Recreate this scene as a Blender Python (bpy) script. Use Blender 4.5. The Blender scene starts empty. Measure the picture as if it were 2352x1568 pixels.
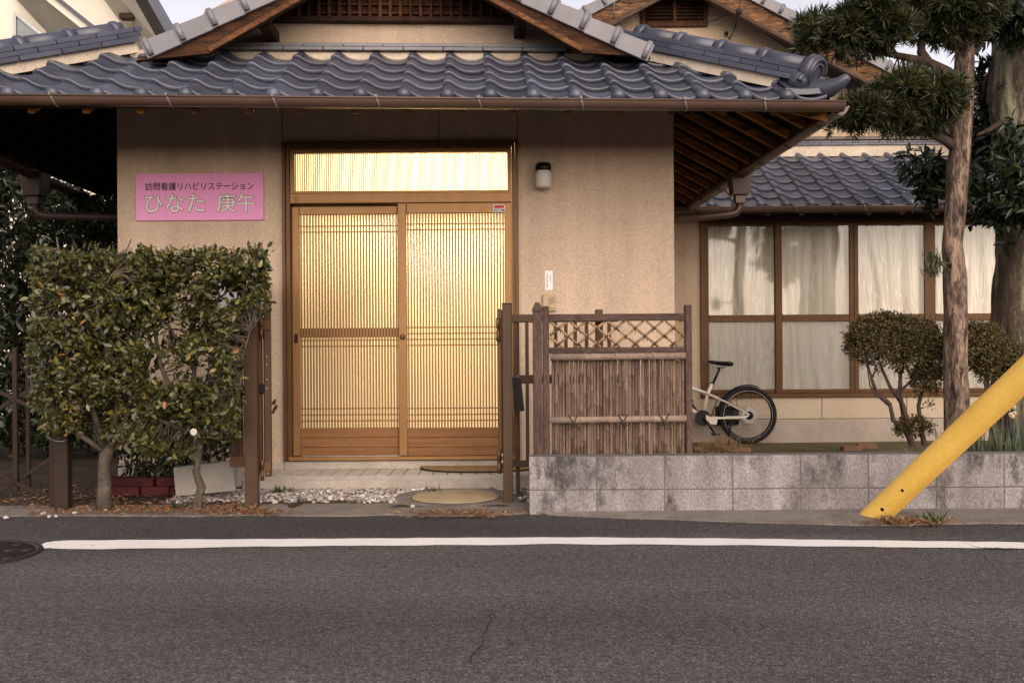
import bpy, bmesh, math, random
import numpy as np
from mathutils import Vector, Matrix, noise as mnoise

random.seed(7); rng = np.random.default_rng(11)
SC = bpy.context.scene
R = math.radians

# ------------------------------------------------------------------ camera, sky, sun, exposure
F = 2286.7; HC = 1.02; ROLL = R(0.40)          # focal length in 2352-wide pixels, eye height, roll
cam_d = bpy.data.cameras.new('camera'); cam = bpy.data.objects.new('camera', cam_d)
SC.collection.objects.link(cam); SC.camera = cam
cam_d.lens = 35.0; cam_d.sensor_width = 36.0; cam_d.clip_start = 0.05; cam_d.clip_end = 2000
cam.matrix_world = Matrix.Translation((0, 0, HC)) @ Matrix.Rotation(R(90), 4, 'X') @ Matrix.Rotation(-ROLL, 4, 'Z')

SUN_EL, SUN_AZ = R(32), R(166)                 # azimuth measured from +Y towards +X
w = bpy.data.worlds.new('World'); SC.world = w; w.use_nodes = True
nt = w.node_tree; nt.nodes.clear()
sky = nt.nodes.new('ShaderNodeTexSky'); sky.sky_type = 'NISHITA'; sky.sun_disc = False
sky.sun_elevation = SUN_EL; sky.sun_rotation = SUN_AZ; sky.air_density = 1.0; sky.dust_density = 1.0; sky.ozone_density = 1.0
bg = nt.nodes.new('ShaderNodeBackground'); bg.inputs['Strength'].default_value = 0.095
wo = nt.nodes.new('ShaderNodeOutputWorld')
tint = nt.nodes.new('ShaderNodeMix'); tint.data_type = 'RGBA'; tint.blend_type = 'MULTIPLY'; tint.inputs[0].default_value = 1.0
tint.inputs[7].default_value = (1.20, 1.02, .93, 1)      # the photograph's warm white balance
hs = nt.nodes.new('ShaderNodeHueSaturation'); hs.inputs['Saturation'].default_value = .5; hs.inputs['Value'].default_value = 1.2   # thin white evening cloud
nt.links.new(sky.outputs[0], hs.inputs['Color']); nt.links.new(hs.outputs[0], tint.inputs[6]); nt.links.new(tint.outputs[2], bg.inputs[0]); nt.links.new(bg.outputs[0], wo.inputs[0])

sd = bpy.data.lights.new('sun', 'SUN'); sun = bpy.data.objects.new('sun', sd); SC.collection.objects.link(sun)
sd.energy = 1.85; sd.angle = R(76); sd.color = (1.0, 0.84, 0.71)
sv = Vector((math.sin(SUN_AZ) * math.cos(SUN_EL), math.cos(SUN_AZ) * math.cos(SUN_EL), math.sin(SUN_EL)))
sun.rotation_euler = sv.to_track_quat('Z', 'Y').to_euler(); sun.location = sv * 30

SC.view_settings.view_transform = 'Standard'; SC.view_settings.look = 'None'
SC.view_settings.exposure = 0.80; SC.view_settings.gamma = 1.0
SC.render.engine = 'CYCLES'
SC.cycles.use_denoising = True; SC.cycles.max_bounces = 6; SC.cycles.transparent_max_bounces = 12
SC.cycles.sample_clamp_indirect = 4.0; SC.cycles.caustics_reflective = False; SC.cycles.caustics_refractive = False
SC.cycles.use_adaptive_sampling = True; SC.cycles.adaptive_threshold = 0.006

# ------------------------------------------------------------------ helpers
def P(u, v, D):
    """point at distance D along the view axis whose picture position is (u, v)"""
    vl = v + ROLL * (u - 1176); ul = u - ROLL * (v - 784)
    return Vector(((ul - 1176) * D / F, D, HC - (vl - 784) * D / F))
def PX(u, D, v=784): return P(u, v, D).x
def PZ(v, D, u=1176): return P(u, v, D).z

COL = SC.collection
MATS = {}
class MB:
    """collects shapes into one mesh"""
    def __init__(s): s.v = []; s.f = []; s.m = []; s.mi = 0; s.smooth = False; s.sm = []
    def add(s, vs, fs):
        o = len(s.v); s.v += [tuple(p) for p in vs]
        for f in fs: s.f.append([i + o for i in f]); s.m.append(s.mi); s.sm.append(s.smooth)
        return s
    def box(s, x0, x1, y0, y1, z0, z1, c=0.0):
        if x1 < x0: x0, x1 = x1, x0
        if y1 < y0: y0, y1 = y1, y0
        if z1 < z0: z0, z1 = z1, z0
        return s.hexa([(x0,y0,z0),(x1,y0,z0),(x1,y1,z0),(x0,y1,z0),(x0,y0,z1),(x1,y0,z1),(x1,y1,z1),(x0,y1,z1)], c)
    def hexa(s, p, c=0.0):
        """eight corners, bottom ring then top ring; c = chamfer"""
        p = [Vector(q) for q in p]
        fs = [(3,2,1,0),(4,5,6,7),(0,1,5,4),(1,2,6,5),(2,3,7,6),(3,0,4,7)]
        if c <= 0: return s.add(p, fs)
        vs = []; idx = {}
        for fi, f in enumerate(fs):
            for k in range(4):
                a, b, d = p[f[k]], p[f[(k+1) % 4]], p[f[(k-1) % 4]]
                e1 = (b - a); e2 = (d - a); l1 = e1.length or 1; l2 = e2.length or 1
                cc = min(c, l1 * .45, l2 * .45)
                idx[(fi, f[k])] = len(vs); vs.append(a + e1 / l1 * cc + e2 / l2 * cc)
        out = [[idx[(fi, i)] for i in f] for fi, f in enumerate(fs)]
        edges = {}
        for fi, f in enumerate(fs):
            for k in range(4):
                a, b = f[k], f[(k+1) % 4]; edges.setdefault(tuple(sorted((a, b))), []).append((fi, a, b))
        for e, l in edges.items():
            (f1, a, b), (f2, _, _) = l
            out.append([idx[(f1, b)], idx[(f1, a)], idx[(f2, a)], idx[(f2, b)]])
        for vi in range(8):
            inc = [fi for fi, f in enumerate(fs) if vi in f]
            tri = [idx[(fi, vi)] for fi in inc]
            n = sum((vs[t] for t in tri), Vector()) / 3 - sum(p, Vector()) / 8
            if (vs[tri[1]] - vs[tri[0]]).cross(vs[tri[2]] - vs[tri[0]]).dot(n) < 0: tri.reverse()
            out.append(tri)
        return s.add(vs, out)
    def beam(s, a, b, wd, h, up=(0,0,1), c=0.0):
        """box from a to b, width wd (sideways), height h (along up)"""
        a = Vector(a); b = Vector(b); d = (b - a).normalized(); up = Vector(up)
        sd_ = d.cross(up)
        if sd_.length < 1e-4: sd_ = d.cross(Vector((0, 1, 0)))
        sd_.normalize(); u2 = sd_.cross(d).normalized()
        x = sd_ * wd / 2; z = u2 * h / 2
        return s.hexa([a - x - z, a + x - z, b + x - z, b - x - z, a - x + z, a + x + z, b + x + z, b - x + z], c)
    def tube(s, path, rad, n=8, cap=True, smooth=True, squash=None):
        path = [Vector(p) for p in path]; k = len(path)
        if not hasattr(rad, '__len__'): rad = [rad] * k
        ref = Vector((0, 0, 1)); vs = []; fs = []
        d0 = (path[1] - path[0]).normalized()
        if abs(d0.dot(ref)) > .95: ref = Vector((0, 1, 0))
        nx = d0.cross(ref).normalized()
        for i in range(k):
            d = (path[min(i+1, k-1)] - path[max(i-1, 0)]).normalized()
            nx = (nx - d * nx.dot(d)); nx.normalize(); ny = d.cross(nx)
            for j in range(n):
                a = 2 * math.pi * j / n; r = rad[i]
                if squash: r = r * squash(i, j, a)
                vs.append(path[i] + nx * math.cos(a) * r + ny * math.sin(a) * r)
        for i in range(k - 1):
            for j in range(n):
                fs.append((i*n+j, i*n+(j+1) % n, (i+1)*n+(j+1) % n, (i+1)*n+j))
        so = s.smooth; s.smooth = smooth; o = len(s.v)
        s.add(vs, fs); s.smooth = False
        if cap:
            s.f.append([o + j for j in reversed(range(n))]); s.m.append(s.mi); s.sm.append(False)
            s.f.append([o + (k-1)*n + j for j in range(n)]); s.m.append(s.mi); s.sm.append(False)
        s.smooth = so; return s
    def prism(s, pts, d):
        """planar polygon pts (3-D) pushed along vector d"""
        n = len(pts); a = [Vector(p) for p in pts]; b = [p + Vector(d) for p in a]
        fs = [list(range(n)), list(reversed(range(n, 2*n)))] + [[i, i + n, (i+1) % n + n, (i+1) % n] for i in range(n)]
        return s.add(a + b, fs)
    def lathe(s, prof, c, n=24, axis='Z', smooth=True, ry=1.0):
        """profile of (r, h) pairs turned about an axis through c"""
        c = Vector(c); vs = []; fs = []; k = len(prof)
        for r, h in prof:
            for j in range(n):
                a = 2*math.pi*j/n; p = (r*math.cos(a), r*math.sin(a)*ry, h)
                if axis == 'Y': p = (p[0], -p[2], p[1])
                if axis == 'X': p = (p[2], p[0], p[1])
                vs.append(c + Vector(p))
        for i in range(k-1):
            for j in range(n): fs.append((i*n+j, i*n+(j+1) % n, (i+1)*n+(j+1) % n, (i+1)*n+j))
        so = s.smooth; s.smooth = smooth; s.add(vs, fs); s.smooth = so; return s
    def sphere(s, c, r, n=12, m=8, sx=1, sy=1, sz=1):
        prof = [(math.sin(math.pi*i/m), -math.cos(math.pi*i/m)) for i in range(m+1)]
        c = Vector(c); vs = []; fs = []
        for a, h in prof:
            for j in range(n):
                t = 2*math.pi*j/n; vs.append(c + Vector((a*math.cos(t)*r*sx, a*math.sin(t)*r*sy, h*r*sz)))
        for i in range(m):
            for j in range(n): fs.append((i*n+j, i*n+(j+1) % n, (i+1)*n+(j+1) % n, (i+1)*n+j))
        so = s.smooth; s.smooth = True; s.add(vs, fs); s.smooth = so; return s
    def ring(s, c, ri, ro, y0, y1, n=40, ang=(0, 2*math.pi)):
        """flat ring in the XZ plane, thickness y0..y1"""
        c = Vector(c); vs = []; fs = []
        full = abs(ang[1]-ang[0] - 2*math.pi) < 1e-6
        k = n if full else n + 1
        for i in range(k):
            a = ang[0] + (ang[1]-ang[0]) * i / n; ca, sa = math.cos(a), math.sin(a)
            for r, y in ((ri, y0), (ro, y0), (ro, y1), (ri, y1)): vs.append(c + Vector((r*ca, y, r*sa)))
        for i in range(n):
            j = (i+1) % k
            for q in range(4): fs.append((i*4+q, j*4+q, j*4+(q+1) % 4, i*4+(q+1) % 4))
        if not full: fs += [(3,2,1,0), (n*4, n*4+1, n*4+2, n*4+3)]
        return s.add(vs, fs)
    def mesh(s, name, mats, off=(0, 0, 0), inv=None):
        me = bpy.data.meshes.new(name); o = Vector(off)
        vs = [Vector(p) for p in s.v]
        vs = [(inv @ p) for p in vs] if inv is not None else [p - o for p in vs]
        me.from_pydata(vs, [], s.f)
        for m in (mats if isinstance(mats, (list, tuple)) else [mats]): me.materials.append(MATS[m] if isinstance(m, str) else m)
        me.polygons.foreach_set('material_index', s.m); me.polygons.foreach_set('use_smooth', s.sm)
        me.validate(); me.update(); 
        bm = bmesh.new(); bm.from_mesh(me); bmesh.ops.recalc_face_normals(bm, faces=bm.faces); bm.to_mesh(me); bm.free()
        return me

def obj(name, me, parent=None, loc=(0,0,0), rot=None):
    o = bpy.data.objects.new(name, me); COL.objects.link(o); o.location = loc
    if rot is not None: o.rotation_euler = rot
    if parent is not None: o.parent = parent
    return o
WM = {}
def world_of(o):
    m = Matrix.LocRotScale(o.location, o.rotation_euler, o.scale)
    return world_of(o.parent) @ m if o.parent else m
def thing(name, label, cat, loc, group=None):
    o = obj(name, None, None, loc); o['label'] = label; o['category'] = cat
    if group: o['group'] = group
    return o
def tag(o, label, cat, group=None):
    o['label'] = label; o['category'] = cat
    if group: o['group'] = group
    return o
def part(name, mb, mat, parent, label=None, kind=None):
    """world-space builder -> child mesh of parent"""
    o = obj(name, mb.mesh(name, mat, inv=world_of(parent).inverted()), parent)
    if label: o['label'] = label
    if kind: o['kind'] = kind
    return o
def solo(name, mb, mat, label=None, cat=None, group=None, kind=None):
    """world-space builder -> top-level mesh with its origin at its base"""
    a = np.array([tuple(p) for p in mb.v]); c = ((a[:,0].min()+a[:,0].max())/2, (a[:,1].min()+a[:,1].max())/2, a[:,2].min())
    o = obj(name, mb.mesh(name, mat, off=c), None, c)
    if label: o['label'] = label; o['category'] = cat
    if group: o['group'] = group
    if kind: o['kind'] = kind
    return o

# ------------------------------------------------------------------ materials
def mk(name, col, rough=.6, metal=0.0, col2=None, scale=6.0, detail=6, var=.0, ovar=.0, bump=0.0, bscale=60.0,
       stretch=(1,1,1), spot=None, spec=.22, fine=0.0, fscale=120.0, streak=0.0, trans=0.0, coat=0.0, lo=.35, hi=.65):
    m = bpy.data.materials.new(name); m.use_nodes = True; t = m.node_tree; n = t.nodes; l = t.links
    b = n['Principled BSDF']; b.inputs['Roughness'].default_value = rough; b.inputs['Metallic'].default_value = metal
    b.inputs['Specular IOR Level'].default_value = spec; b.inputs['Coat Weight'].default_value = coat
    geo = n.new('ShaderNodeNewGeometry'); mp = n.new('ShaderNodeMapping'); mp.inputs['Scale'].default_value = stretch
    l.new(geo.outputs['Position'], mp.inputs['Vector']); vec = mp.outputs['Vector']
    col = tuple(col); c2 = tuple(col2) if col2 else tuple(min(1, c*(1-var)) for c in col)
    ns = n.new('ShaderNodeTexNoise'); ns.inputs['Scale'].default_value = scale; ns.inputs['Detail'].default_value = detail; ns.inputs['Roughness'].default_value = .65
    l.new(vec, ns.inputs['Vector'])
    rp = n.new('ShaderNodeMapRange'); rp.inputs['From Min'].default_value = lo; rp.inputs['From Max'].default_value = hi
    l.new(ns.outputs['Fac'], rp.inputs['Value'])
    mx = n.new('ShaderNodeMix'); mx.data_type = 'RGBA'; mx.inputs[6].default_value = (*col, 1); mx.inputs[7].default_value = (*c2, 1)
    l.new(rp.outputs[0], mx.inputs[0]); cur = mx.outputs[2]
    def mult(cur, fac_sock, amt):
        mr = n.new('ShaderNodeMapRange'); mr.inputs['To Min'].default_value = 1-amt; mr.inputs['To Max'].default_value = 1+amt
        l.new(fac_sock, mr.inputs['Value'])
        vm = n.new('ShaderNodeVectorMath'); vm.operation = 'SCALE'; l.new(cur, vm.inputs[0]); l.new(mr.outputs[0], vm.inputs['Scale'])
        return vm.outputs[0]
    if fine:
        n2 = n.new('ShaderNodeTexNoise'); n2.inputs['Scale'].default_value = fscale; n2.inputs['Detail'].default_value = 2
        l.new(vec, n2.inputs['Vector'])
        m2 = n.new('ShaderNodeMapRange'); m2.inputs['From Min'].default_value = .3; m2.inputs['From Max'].default_value = .7; l.new(n2.outputs['Fac'], m2.inputs['Value'])
        cur = mult(cur, m2.outputs[0], fine)
    if streak:
        mps = n.new('ShaderNodeMapping'); mps.inputs['Scale'].default_value = (5,5,.32); l.new(geo.outputs['Position'], mps.inputs['Vector'])
        n6 = n.new('ShaderNodeTexNoise'); n6.inputs['Scale'].default_value = 1.6; n6.inputs['Detail'].default_value = 6; l.new(mps.outputs[0], n6.inputs['Vector'])
        m6 = n.new('ShaderNodeMapRange'); m6.inputs['From Min'].default_value = .3; m6.inputs['From Max'].default_value = .7; l.new(n6.outputs['Fac'], m6.inputs['Value'])
        cur = mult(cur, m6.outputs[0], streak)
    if ovar:
        oi = n.new('ShaderNodeObjectInfo'); cur = mult(cur, oi.outputs['Random'], ovar)
    if spot:   # (colour, noise scale, threshold, softness)
        n3 = n.new('ShaderNodeTexNoise'); n3.inputs['Scale'].default_value = spot[1]; n3.inputs['Detail'].default_value = 9; n3.inputs['Roughness'].default_value = .75
        l.new(vec, n3.inputs['Vector'])
        m3 = n.new('ShaderNodeMapRange'); m3.inputs['From Min'].default_value = spot[2]; m3.inputs['From Max'].default_value = spot[2]+spot[3]
        l.new(n3.outputs['Fac'], m3.inputs['Value'])
        x3 = n.new('ShaderNodeMix'); x3.data_type = 'RGBA'; x3.inputs[7].default_value = (*spot[0], 1)
        l.new(m3.outputs[0], x3.inputs[0]); l.new(cur, x3.inputs[6]); cur = x3.outputs[2]
    l.new(cur, b.inputs['Base Color'])
    if bump:
        n4 = n.new('ShaderNodeTexNoise'); n4.inputs['Scale'].default_value = bscale; n4.inputs['Detail'].default_value = 4
        l.new(vec, n4.inputs['Vector'])
        bp = n.new('ShaderNodeBump'); bp.inputs['Strength'].default_value = bump; bp.inputs['Distance'].default_value = .01
        l.new(n4.outputs['Fac'], bp.inputs['Height']); l.new(bp.outputs[0], b.inputs['Normal'])
    MATS[name] = m; return m

mk('stucco', (.545,.425,.32), .9, streak=.09, col2=(.49,.375,.278), scale=1.6, fine=.19, fscale=130, bump=.5, bscale=130, spot=((.34,.26,.19),90,.64,.08))
mk('stucco_rear', (.58,.46,.32), .9, col2=(.52,.40,.275), scale=1.2, fine=.16, fscale=70, bump=.4, bscale=90)
mk('plinth', (.42,.36,.30), .9, col2=(.34,.29,.24), scale=3, fine=.2, fscale=90, bump=.4, bscale=100)
mk('plinth_panel', (.52,.43,.32), .9, col2=(.47,.38,.28), scale=3, fine=.14, fscale=90, bump=.3, bscale=100)
mk('plaster', (.66,.57,.45), .9, col2=(.55,.46,.36), scale=5, fine=.12, fscale=60, spot=((.20,.17,.14),7,.62,.1), bump=.4, bscale=40)
mk('neighbour_wall', (.78,.73,.62), .85, var=.08, scale=1, fine=.05, fscale=80)
mk('tile', (.066,.074,.106), .33, col2=(.047,.052,.075), scale=5, ovar=.32, fine=.10, fscale=120, bump=.05, bscale=90, spec=.6, spot=((0.123,0.1148,0.1025),26,.69,.06))
mk('tile_pale', (.205,.203,.222), .45, col2=(.165,.163,.178), scale=6, ovar=.12, fine=.06, fscale=150, spec=.5)
mk('wood_burnt', (0.092,0.0352,0.0128), .75, col2=(0.0176,0.0088,0.0056), scale=3.2, fine=.4, fscale=30, stretch=(2.2,6,10), bump=.8, bscale=12, spot=((0.192,0.076,0.0256),2.6,.60,.16))
mk('wood_pale', (.17,.088,.04), .8, col2=(.03,.017,.011), scale=3.0, fine=.45, fscale=26, stretch=(2.0,6,9), bump=.6, bscale=12, spot=((.36,.20,.095),2.5,.55,.12), lo=.42, hi=.62)
mk('wood_mid', (.20,.085,.032), .75, col2=(.05,.022,.012), scale=3.0, fine=.4, fscale=26, stretch=(2.0,6,9), bump=.6, bscale=12)
mk('wood_dark', (.060,.030,.016), .8, col2=(.022,.012,.008), scale=3, fine=.4, fscale=40, stretch=(3,3,3), bump=.4, bscale=30)
mk('wood_lattice', (.12,.05,.022), .8, col2=(.04,.018,.01), scale=6, fine=.4, fscale=60, stretch=(1,1,.3), ovar=.3)
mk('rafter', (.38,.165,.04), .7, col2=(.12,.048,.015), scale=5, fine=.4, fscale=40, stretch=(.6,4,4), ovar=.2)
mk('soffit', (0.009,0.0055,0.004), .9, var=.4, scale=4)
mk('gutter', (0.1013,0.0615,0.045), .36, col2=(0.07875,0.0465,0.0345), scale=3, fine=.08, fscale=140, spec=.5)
mk('gutter_shaded', (.045,.028,.022), .45, var=.2, scale=5)  # gutter brown with shade painted in, for the left eave only
mk('bracket', (.22,.20,.18), .5, metal=.2, var=.3, scale=30)
mk('bronze', (0.2747,0.1517,0.06396), .38, metal=.35, col2=(0.2378,0.1271,0.05166), scale=2, fine=.06, fscale=200, stretch=(4,4,.5))
mk('bronze_wood', (0.234,0.1131,0.0429), .5, col2=(0.1716,0.078,0.02886), scale=3, fine=.25, fscale=40, stretch=(.6,1,12))
mk('bronze_dark', (0.1275,0.07055,0.0323), .42, metal=.3, col2=(0.102,0.0561,0.0255), scale=3, fine=.06, fscale=200)
mk('window_frame', (0.1105,0.0561,0.0221), .45, metal=.2, col2=(0.08925,0.0442,0.01785), scale=3, fine=.1, fscale=120)
mk('gate_metal', (0.075,0.0465,0.02775), .5, metal=.1, col2=(0.0615,0.0375,0.0225), scale=5, fine=.10, fscale=240, spot=((0.165,0.1275,0.0975),9,.70,.04))
mk('gate_dark', (.034,.021,.014), .55, metal=.0, col2=(.027,.017,.012), scale=5, fine=.1, fscale=200)
mk('mail_grey', (.40,.39,.41), .5, var=.05)
mk('black_plastic', (.014,.012,.014), .45, var=.3, scale=20)
mk('black_gloss', (.012,.011,.012), .18, var=.3, scale=20)
mk('rubber', (.018,.017,.017), .7, var=.3, scale=30)
mk('steel', (.42,.41,.40), .32, metal=.9, var=.2, scale=30)
mk('bike_white', (.66,.62,.55), .35, var=.06, scale=8)
mk('white', (.80,.79,.77), .5, var=.04, scale=8)
mk('milk_glass', (.62,.585,.53), .18, var=.04, scale=10)
mk('pink', (.82,.34,.62), .45, col2=(.78,.32,.59), scale=3, fine=.03, fscale=150)
mk('ink', (.035,.012,.028), .6)
mk('ink_grey', (.085,.075,.07), .6)
mk('letter', (.78,.74,.68), .5)
mk('red', (.55,.02,.02), .5)
mk('intercom', (.46,.36,.22), .45, var=.06, scale=10)
mk('intercom_dark', (.34,.25,.16), .5, var=.1, scale=10)
mk('block', (0.3105,0.288,0.2835), .95, streak=.22, col2=(0.18,0.1665,0.162), scale=3.2, fine=.30, fscale=110, ovar=.06, bump=.8, bscale=130, stretch=(1,1,.5), spot=((.06,.056,.052),2.3,.515,.10))
mk('mortar', (.15,.14,.13), .95, var=.3, scale=30, bump=.4, bscale=150)
mk('concrete', (.40,.36,.315), .92, col2=(.29,.255,.215), scale=4, fine=.14, fscale=110, bump=.4, bscale=120, spot=((.20,.145,.085),3.2,.58,.1))
mk('concrete_pale', (.36,.335,.30), .92, col2=(.29,.27,.24), scale=6, fine=.14, fscale=120, bump=.3, bscale=140)
mk('lid', (.38,.31,.20), .92, col2=(.30,.24,.15), scale=9, fine=.2, fscale=140, bump=.4, bscale=150, spot=((.08,.06,.045),10,.70,.03))
mk('step_tile', (.50,.455,.39), .6, col2=(.42,.375,.315), scale=8, fine=.08, fscale=150, ovar=.07)
mk('grout', (.17,.14,.115), .95, var=.3, scale=30)
mk('apron', (0.2125,0.1921,0.17), .95, col2=(0.1403,0.1232,0.108), scale=5, fine=.28, fscale=120, bump=.7, bscale=120, spot=((0.085,0.07225,0.0595),6,.6,.1))
mk('soil', (0.06375,0.045,0.0315), .98, col2=(0.0315,0.0225,0.01575), scale=5, fine=.35, fscale=80, bump=1.0, bscale=50)
mk('moss_soil', (.15,.108,.07), .98, col2=(.085,.085,.028), scale=2.2, fine=.35, fscale=80, bump=1.0, bscale=60)
mk('brick', (0.084,0.0208,0.0192), .9, col2=(0.052,0.0144,0.0144), scale=9, fine=.25, fscale=120, ovar=.25, bump=.4, bscale=120)
mk('brick_garden', (.30,.165,.11), .9, col2=(.22,.12,.08), scale=9, fine=.25, fscale=120, ovar=.15, bump=.4, bscale=120)
mk('yellow', (.92,.60,.13), .38, streak=.05, col2=(.88,.55,.105), scale=3, fine=.05, fscale=60, spot=((.50,.33,.10),12,.655,.05), spec=.45)
mk('iron', (.055,.045,.042), .55, metal=.5, col2=(.035,.028,.027), scale=12, fine=.2, fscale=120)
mk('mat_coir', (.34,.225,.10), .98, col2=(.25,.16,.065), scale=30, fine=.5, fscale=160, bump=1, bscale=160)
mk('bamboo', (0.1551,0.1068,0.07793), .55, col2=(0.09742,0.0635,0.04618), scale=5, fine=.3, fscale=50, stretch=(3,3,.6), ovar=.36, bump=.3, bscale=40, spot=((0.2237,0.1804,0.1479),6,.62,.1))
mk('bamboo_rail', (0.2465,0.1913,0.153), .55, col2=(0.1997,0.1403,0.1062), scale=4, fine=.2, fscale=60, ovar=.1, bump=.3, bscale=50)
mk('bamboo_lat', (.36,.23,.115), .5, col2=(.21,.125,.066), scale=9, fine=.2, fscale=60, ovar=.15)
mk('bamboo_node', (.085,.055,.04), .8, var=.3, scale=20)
mk('fence_wood', (0.1,0.0656,0.0528), .82, col2=(0.0544,0.0336,0.0288), scale=4, fine=.4, fscale=60, stretch=(3,3,.4), bump=.6, bscale=40, spot=((0.272,0.16,0.088),5,.69,.03))
mk('fence_rail', (0.1,0.0656,0.0528), .82, col2=(0.0544,0.0336,0.0288), scale=4, fine=.4, fscale=60, stretch=(.4,3,3), bump=.6, bscale=40, spot=((0.272,0.16,0.088),5,.70,.03))
mk('twine', (.060,.050,.043), .9, var=.3, scale=40)
mk('bark', (0.172,0.124,0.096), .95, col2=(0.036,0.0248,0.0192), scale=8, detail=10, fine=.55, fscale=26, stretch=(2.7,2.7,.75), bump=1.0, bscale=16, spot=((0.296,0.208,0.156),2.6,.57,.035), lo=.42, hi=.60)
mk('bark_lichen', (0.1062,0.0833,0.0612), .95, col2=(0.051,0.0391,0.0289), scale=7, detail=9, fine=.35, fscale=50, stretch=(2.2,2.2,.55), bump=1.0, bscale=24, spot=((0.2295,0.2253,0.153),2.3,.49,.09))
mk('bark_camellia', (0.123,0.099,0.078), .9, col2=(0.072,0.057,0.0432), scale=14, fine=.25, fscale=70, bump=.6, bscale=50)
mk('twig', (0.112,0.0784,0.06), .9, col2=(0.064,0.044,0.0336), scale=20, fine=.2, fscale=60)
mk('branch_dark', (0.077,0.0546,0.0406), .9, col2=(0.0385,0.0266,0.0196), scale=14, fine=.25, fscale=60)
mk('straw', (.36,.235,.115), .9, col2=(.22,.13,.065), scale=20, fine=.2, fscale=60)
mk('paving_line', (.74,.735,.72), .75, col2=(.68,.67,.655), scale=2, fine=.07, fscale=150, bump=.3, bscale=150, spot=((.13,.125,.125),11,.625,.04))
mk('petal', (.50,.46,.41), .6); mk('petal_gold', (.72,.42,.02), .6)
mk('room_wall', (.34,.25,.15), .9, var=.06, scale=2); mk('room_dark', (.10,.055,.025), .8, var=.2, scale=6)
mk('maple', (.09,.014,.018), .7)
mk('cable', (.02,.02,.02), .6); mk('cable_blue', (.10,.16,.24), .6)
mk('barge_black', (.02,.016,.015), .7, var=.2); mk('soffit_grey', (.42,.40,.34), .9, var=.1)
mk('window_grey', (.33,.37,.38), .25, var=.25, scale=3)

def leafmat(name, ramp, rough=.4, tl=.12, spec=.5):
    m = bpy.data.materials.new(name); m.use_nodes = True; t = m.node_tree; n = t.nodes; l = t.links
    b = n['Principled BSDF']; b.inputs['Roughness'].default_value = rough; b.inputs['Specular IOR Level'].default_value = spec
    at = n.new('ShaderNodeAttribute'); at.attribute_name = 'rnd'; oi = n.new('ShaderNodeObjectInfo')
    ad = n.new('ShaderNodeMath'); ad.operation = 'ADD'; l.new(at.outputs['Fac'], ad.inputs[0])
    mm = n.new('ShaderNodeMath'); mm.operation = 'MULTIPLY'; mm.inputs[1].default_value = 1.0; l.new(oi.outputs['Random'], mm.inputs[0])
    at2 = n.new('ShaderNodeAttribute'); at2.attribute_name = 'solo'; m5 = n.new('ShaderNodeMath'); m5.operation = 'MULTIPLY'
    l.new(mm.outputs[0], m5.inputs[0]); l.new(at2.outputs['Fac'], m5.inputs[1]); l.new(m5.outputs[0], ad.inputs[1])
    r = n.new('ShaderNodeValToRGB'); e = r.color_ramp.elements
    while len(e) > 1: e.remove(e[0])
    e[0].position = ramp[0][0]; e[0].color = (*ramp[0][1], 1)
    for p, c in ramp[1:]: k = e.new(p); k.color = (*c, 1)
    l.new(ad.outputs[0], r.inputs[0]); l.new(r.outputs[0], b.inputs['Base Color'])
    tr = n.new('ShaderNodeBsdfTranslucent'); l.new(r.outputs[0], tr.inputs[0])
    mx = n.new('ShaderNodeMixShader'); mx.inputs[0].default_value = tl
    l.new(b.outputs[0], mx.inputs[1]); l.new(tr.outputs[0], mx.inputs[2]); l.new(mx.outputs[0], n['Material Output'].inputs[0])
    MATS[name] = m
leafmat('leaf_camellia', [(0,(0.02434,0.02808,0.00936)),(.35,(0.05054,0.05616,0.01591)),(.7,(0.08892,0.08798,0.02434)),(.88,(0.1498,0.1357,0.03557)),(.955,(0.2527,0.1778,0.0468)),(1,(0.2995,0.131,0.0468))], .30, .12)
leafmat('leaf_dark', [(0,(0.006,0.0108,0.0042)),(.5,(0.0132,0.0204,0.0066)),(.85,(0.027,0.0348,0.0108)),(1,(0.06,0.051,0.018))], .35, .12)
leafmat('leaf_podo', [(0,(0.01774,0.02513,0.00887)),(.5,(0.0414,0.05174,0.01774)),(.85,(0.07392,0.08279,0.02661)),(1,(0.1257,0.122,0.04066))], .42, .12)
leafmat('leaf_azalea', [(0,(0.04485,0.04306,0.01615)),(.5,(0.09418,0.08073,0.0287)),(.8,(0.1346,0.09418,0.03409)),(1,(0.1794,0.0897,0.04036))], .55, .10)
leafmat('leaf_broad', [(0,(0.005,0.011,0.004)),(.5,(0.011,0.021,0.007)),(.9,(0.0225,0.0375,0.012)),(1,(0.07,0.065,0.015))], .32, .12)
leafmat('grass', [(0,(0.0224,0.0416,0.0144)),(.5,(0.036,0.0624,0.0208)),(.85,(0.06,0.08,0.028)),(1,(0.128,0.104,0.048))], .5, .15)
leafmat('litter', [(0,(.07,.022,.012)),(.4,(.14,.055,.022)),(.75,(.22,.115,.05)),(1,(.34,.22,.11))], .8, .05)
leafmat('strawblade', [(0,(.16,.095,.04)),(.5,(.30,.19,.085)),(1,(.46,.33,.17))], .7, .08)
leafmat('pebble', [(0,(.07,.066,.062)),(.3,(.17,.15,.13)),(.6,(.33,.285,.25)),(.85,(.47,.43,.39)),(1,(.62,.59,.55))], .8, 0)

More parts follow.
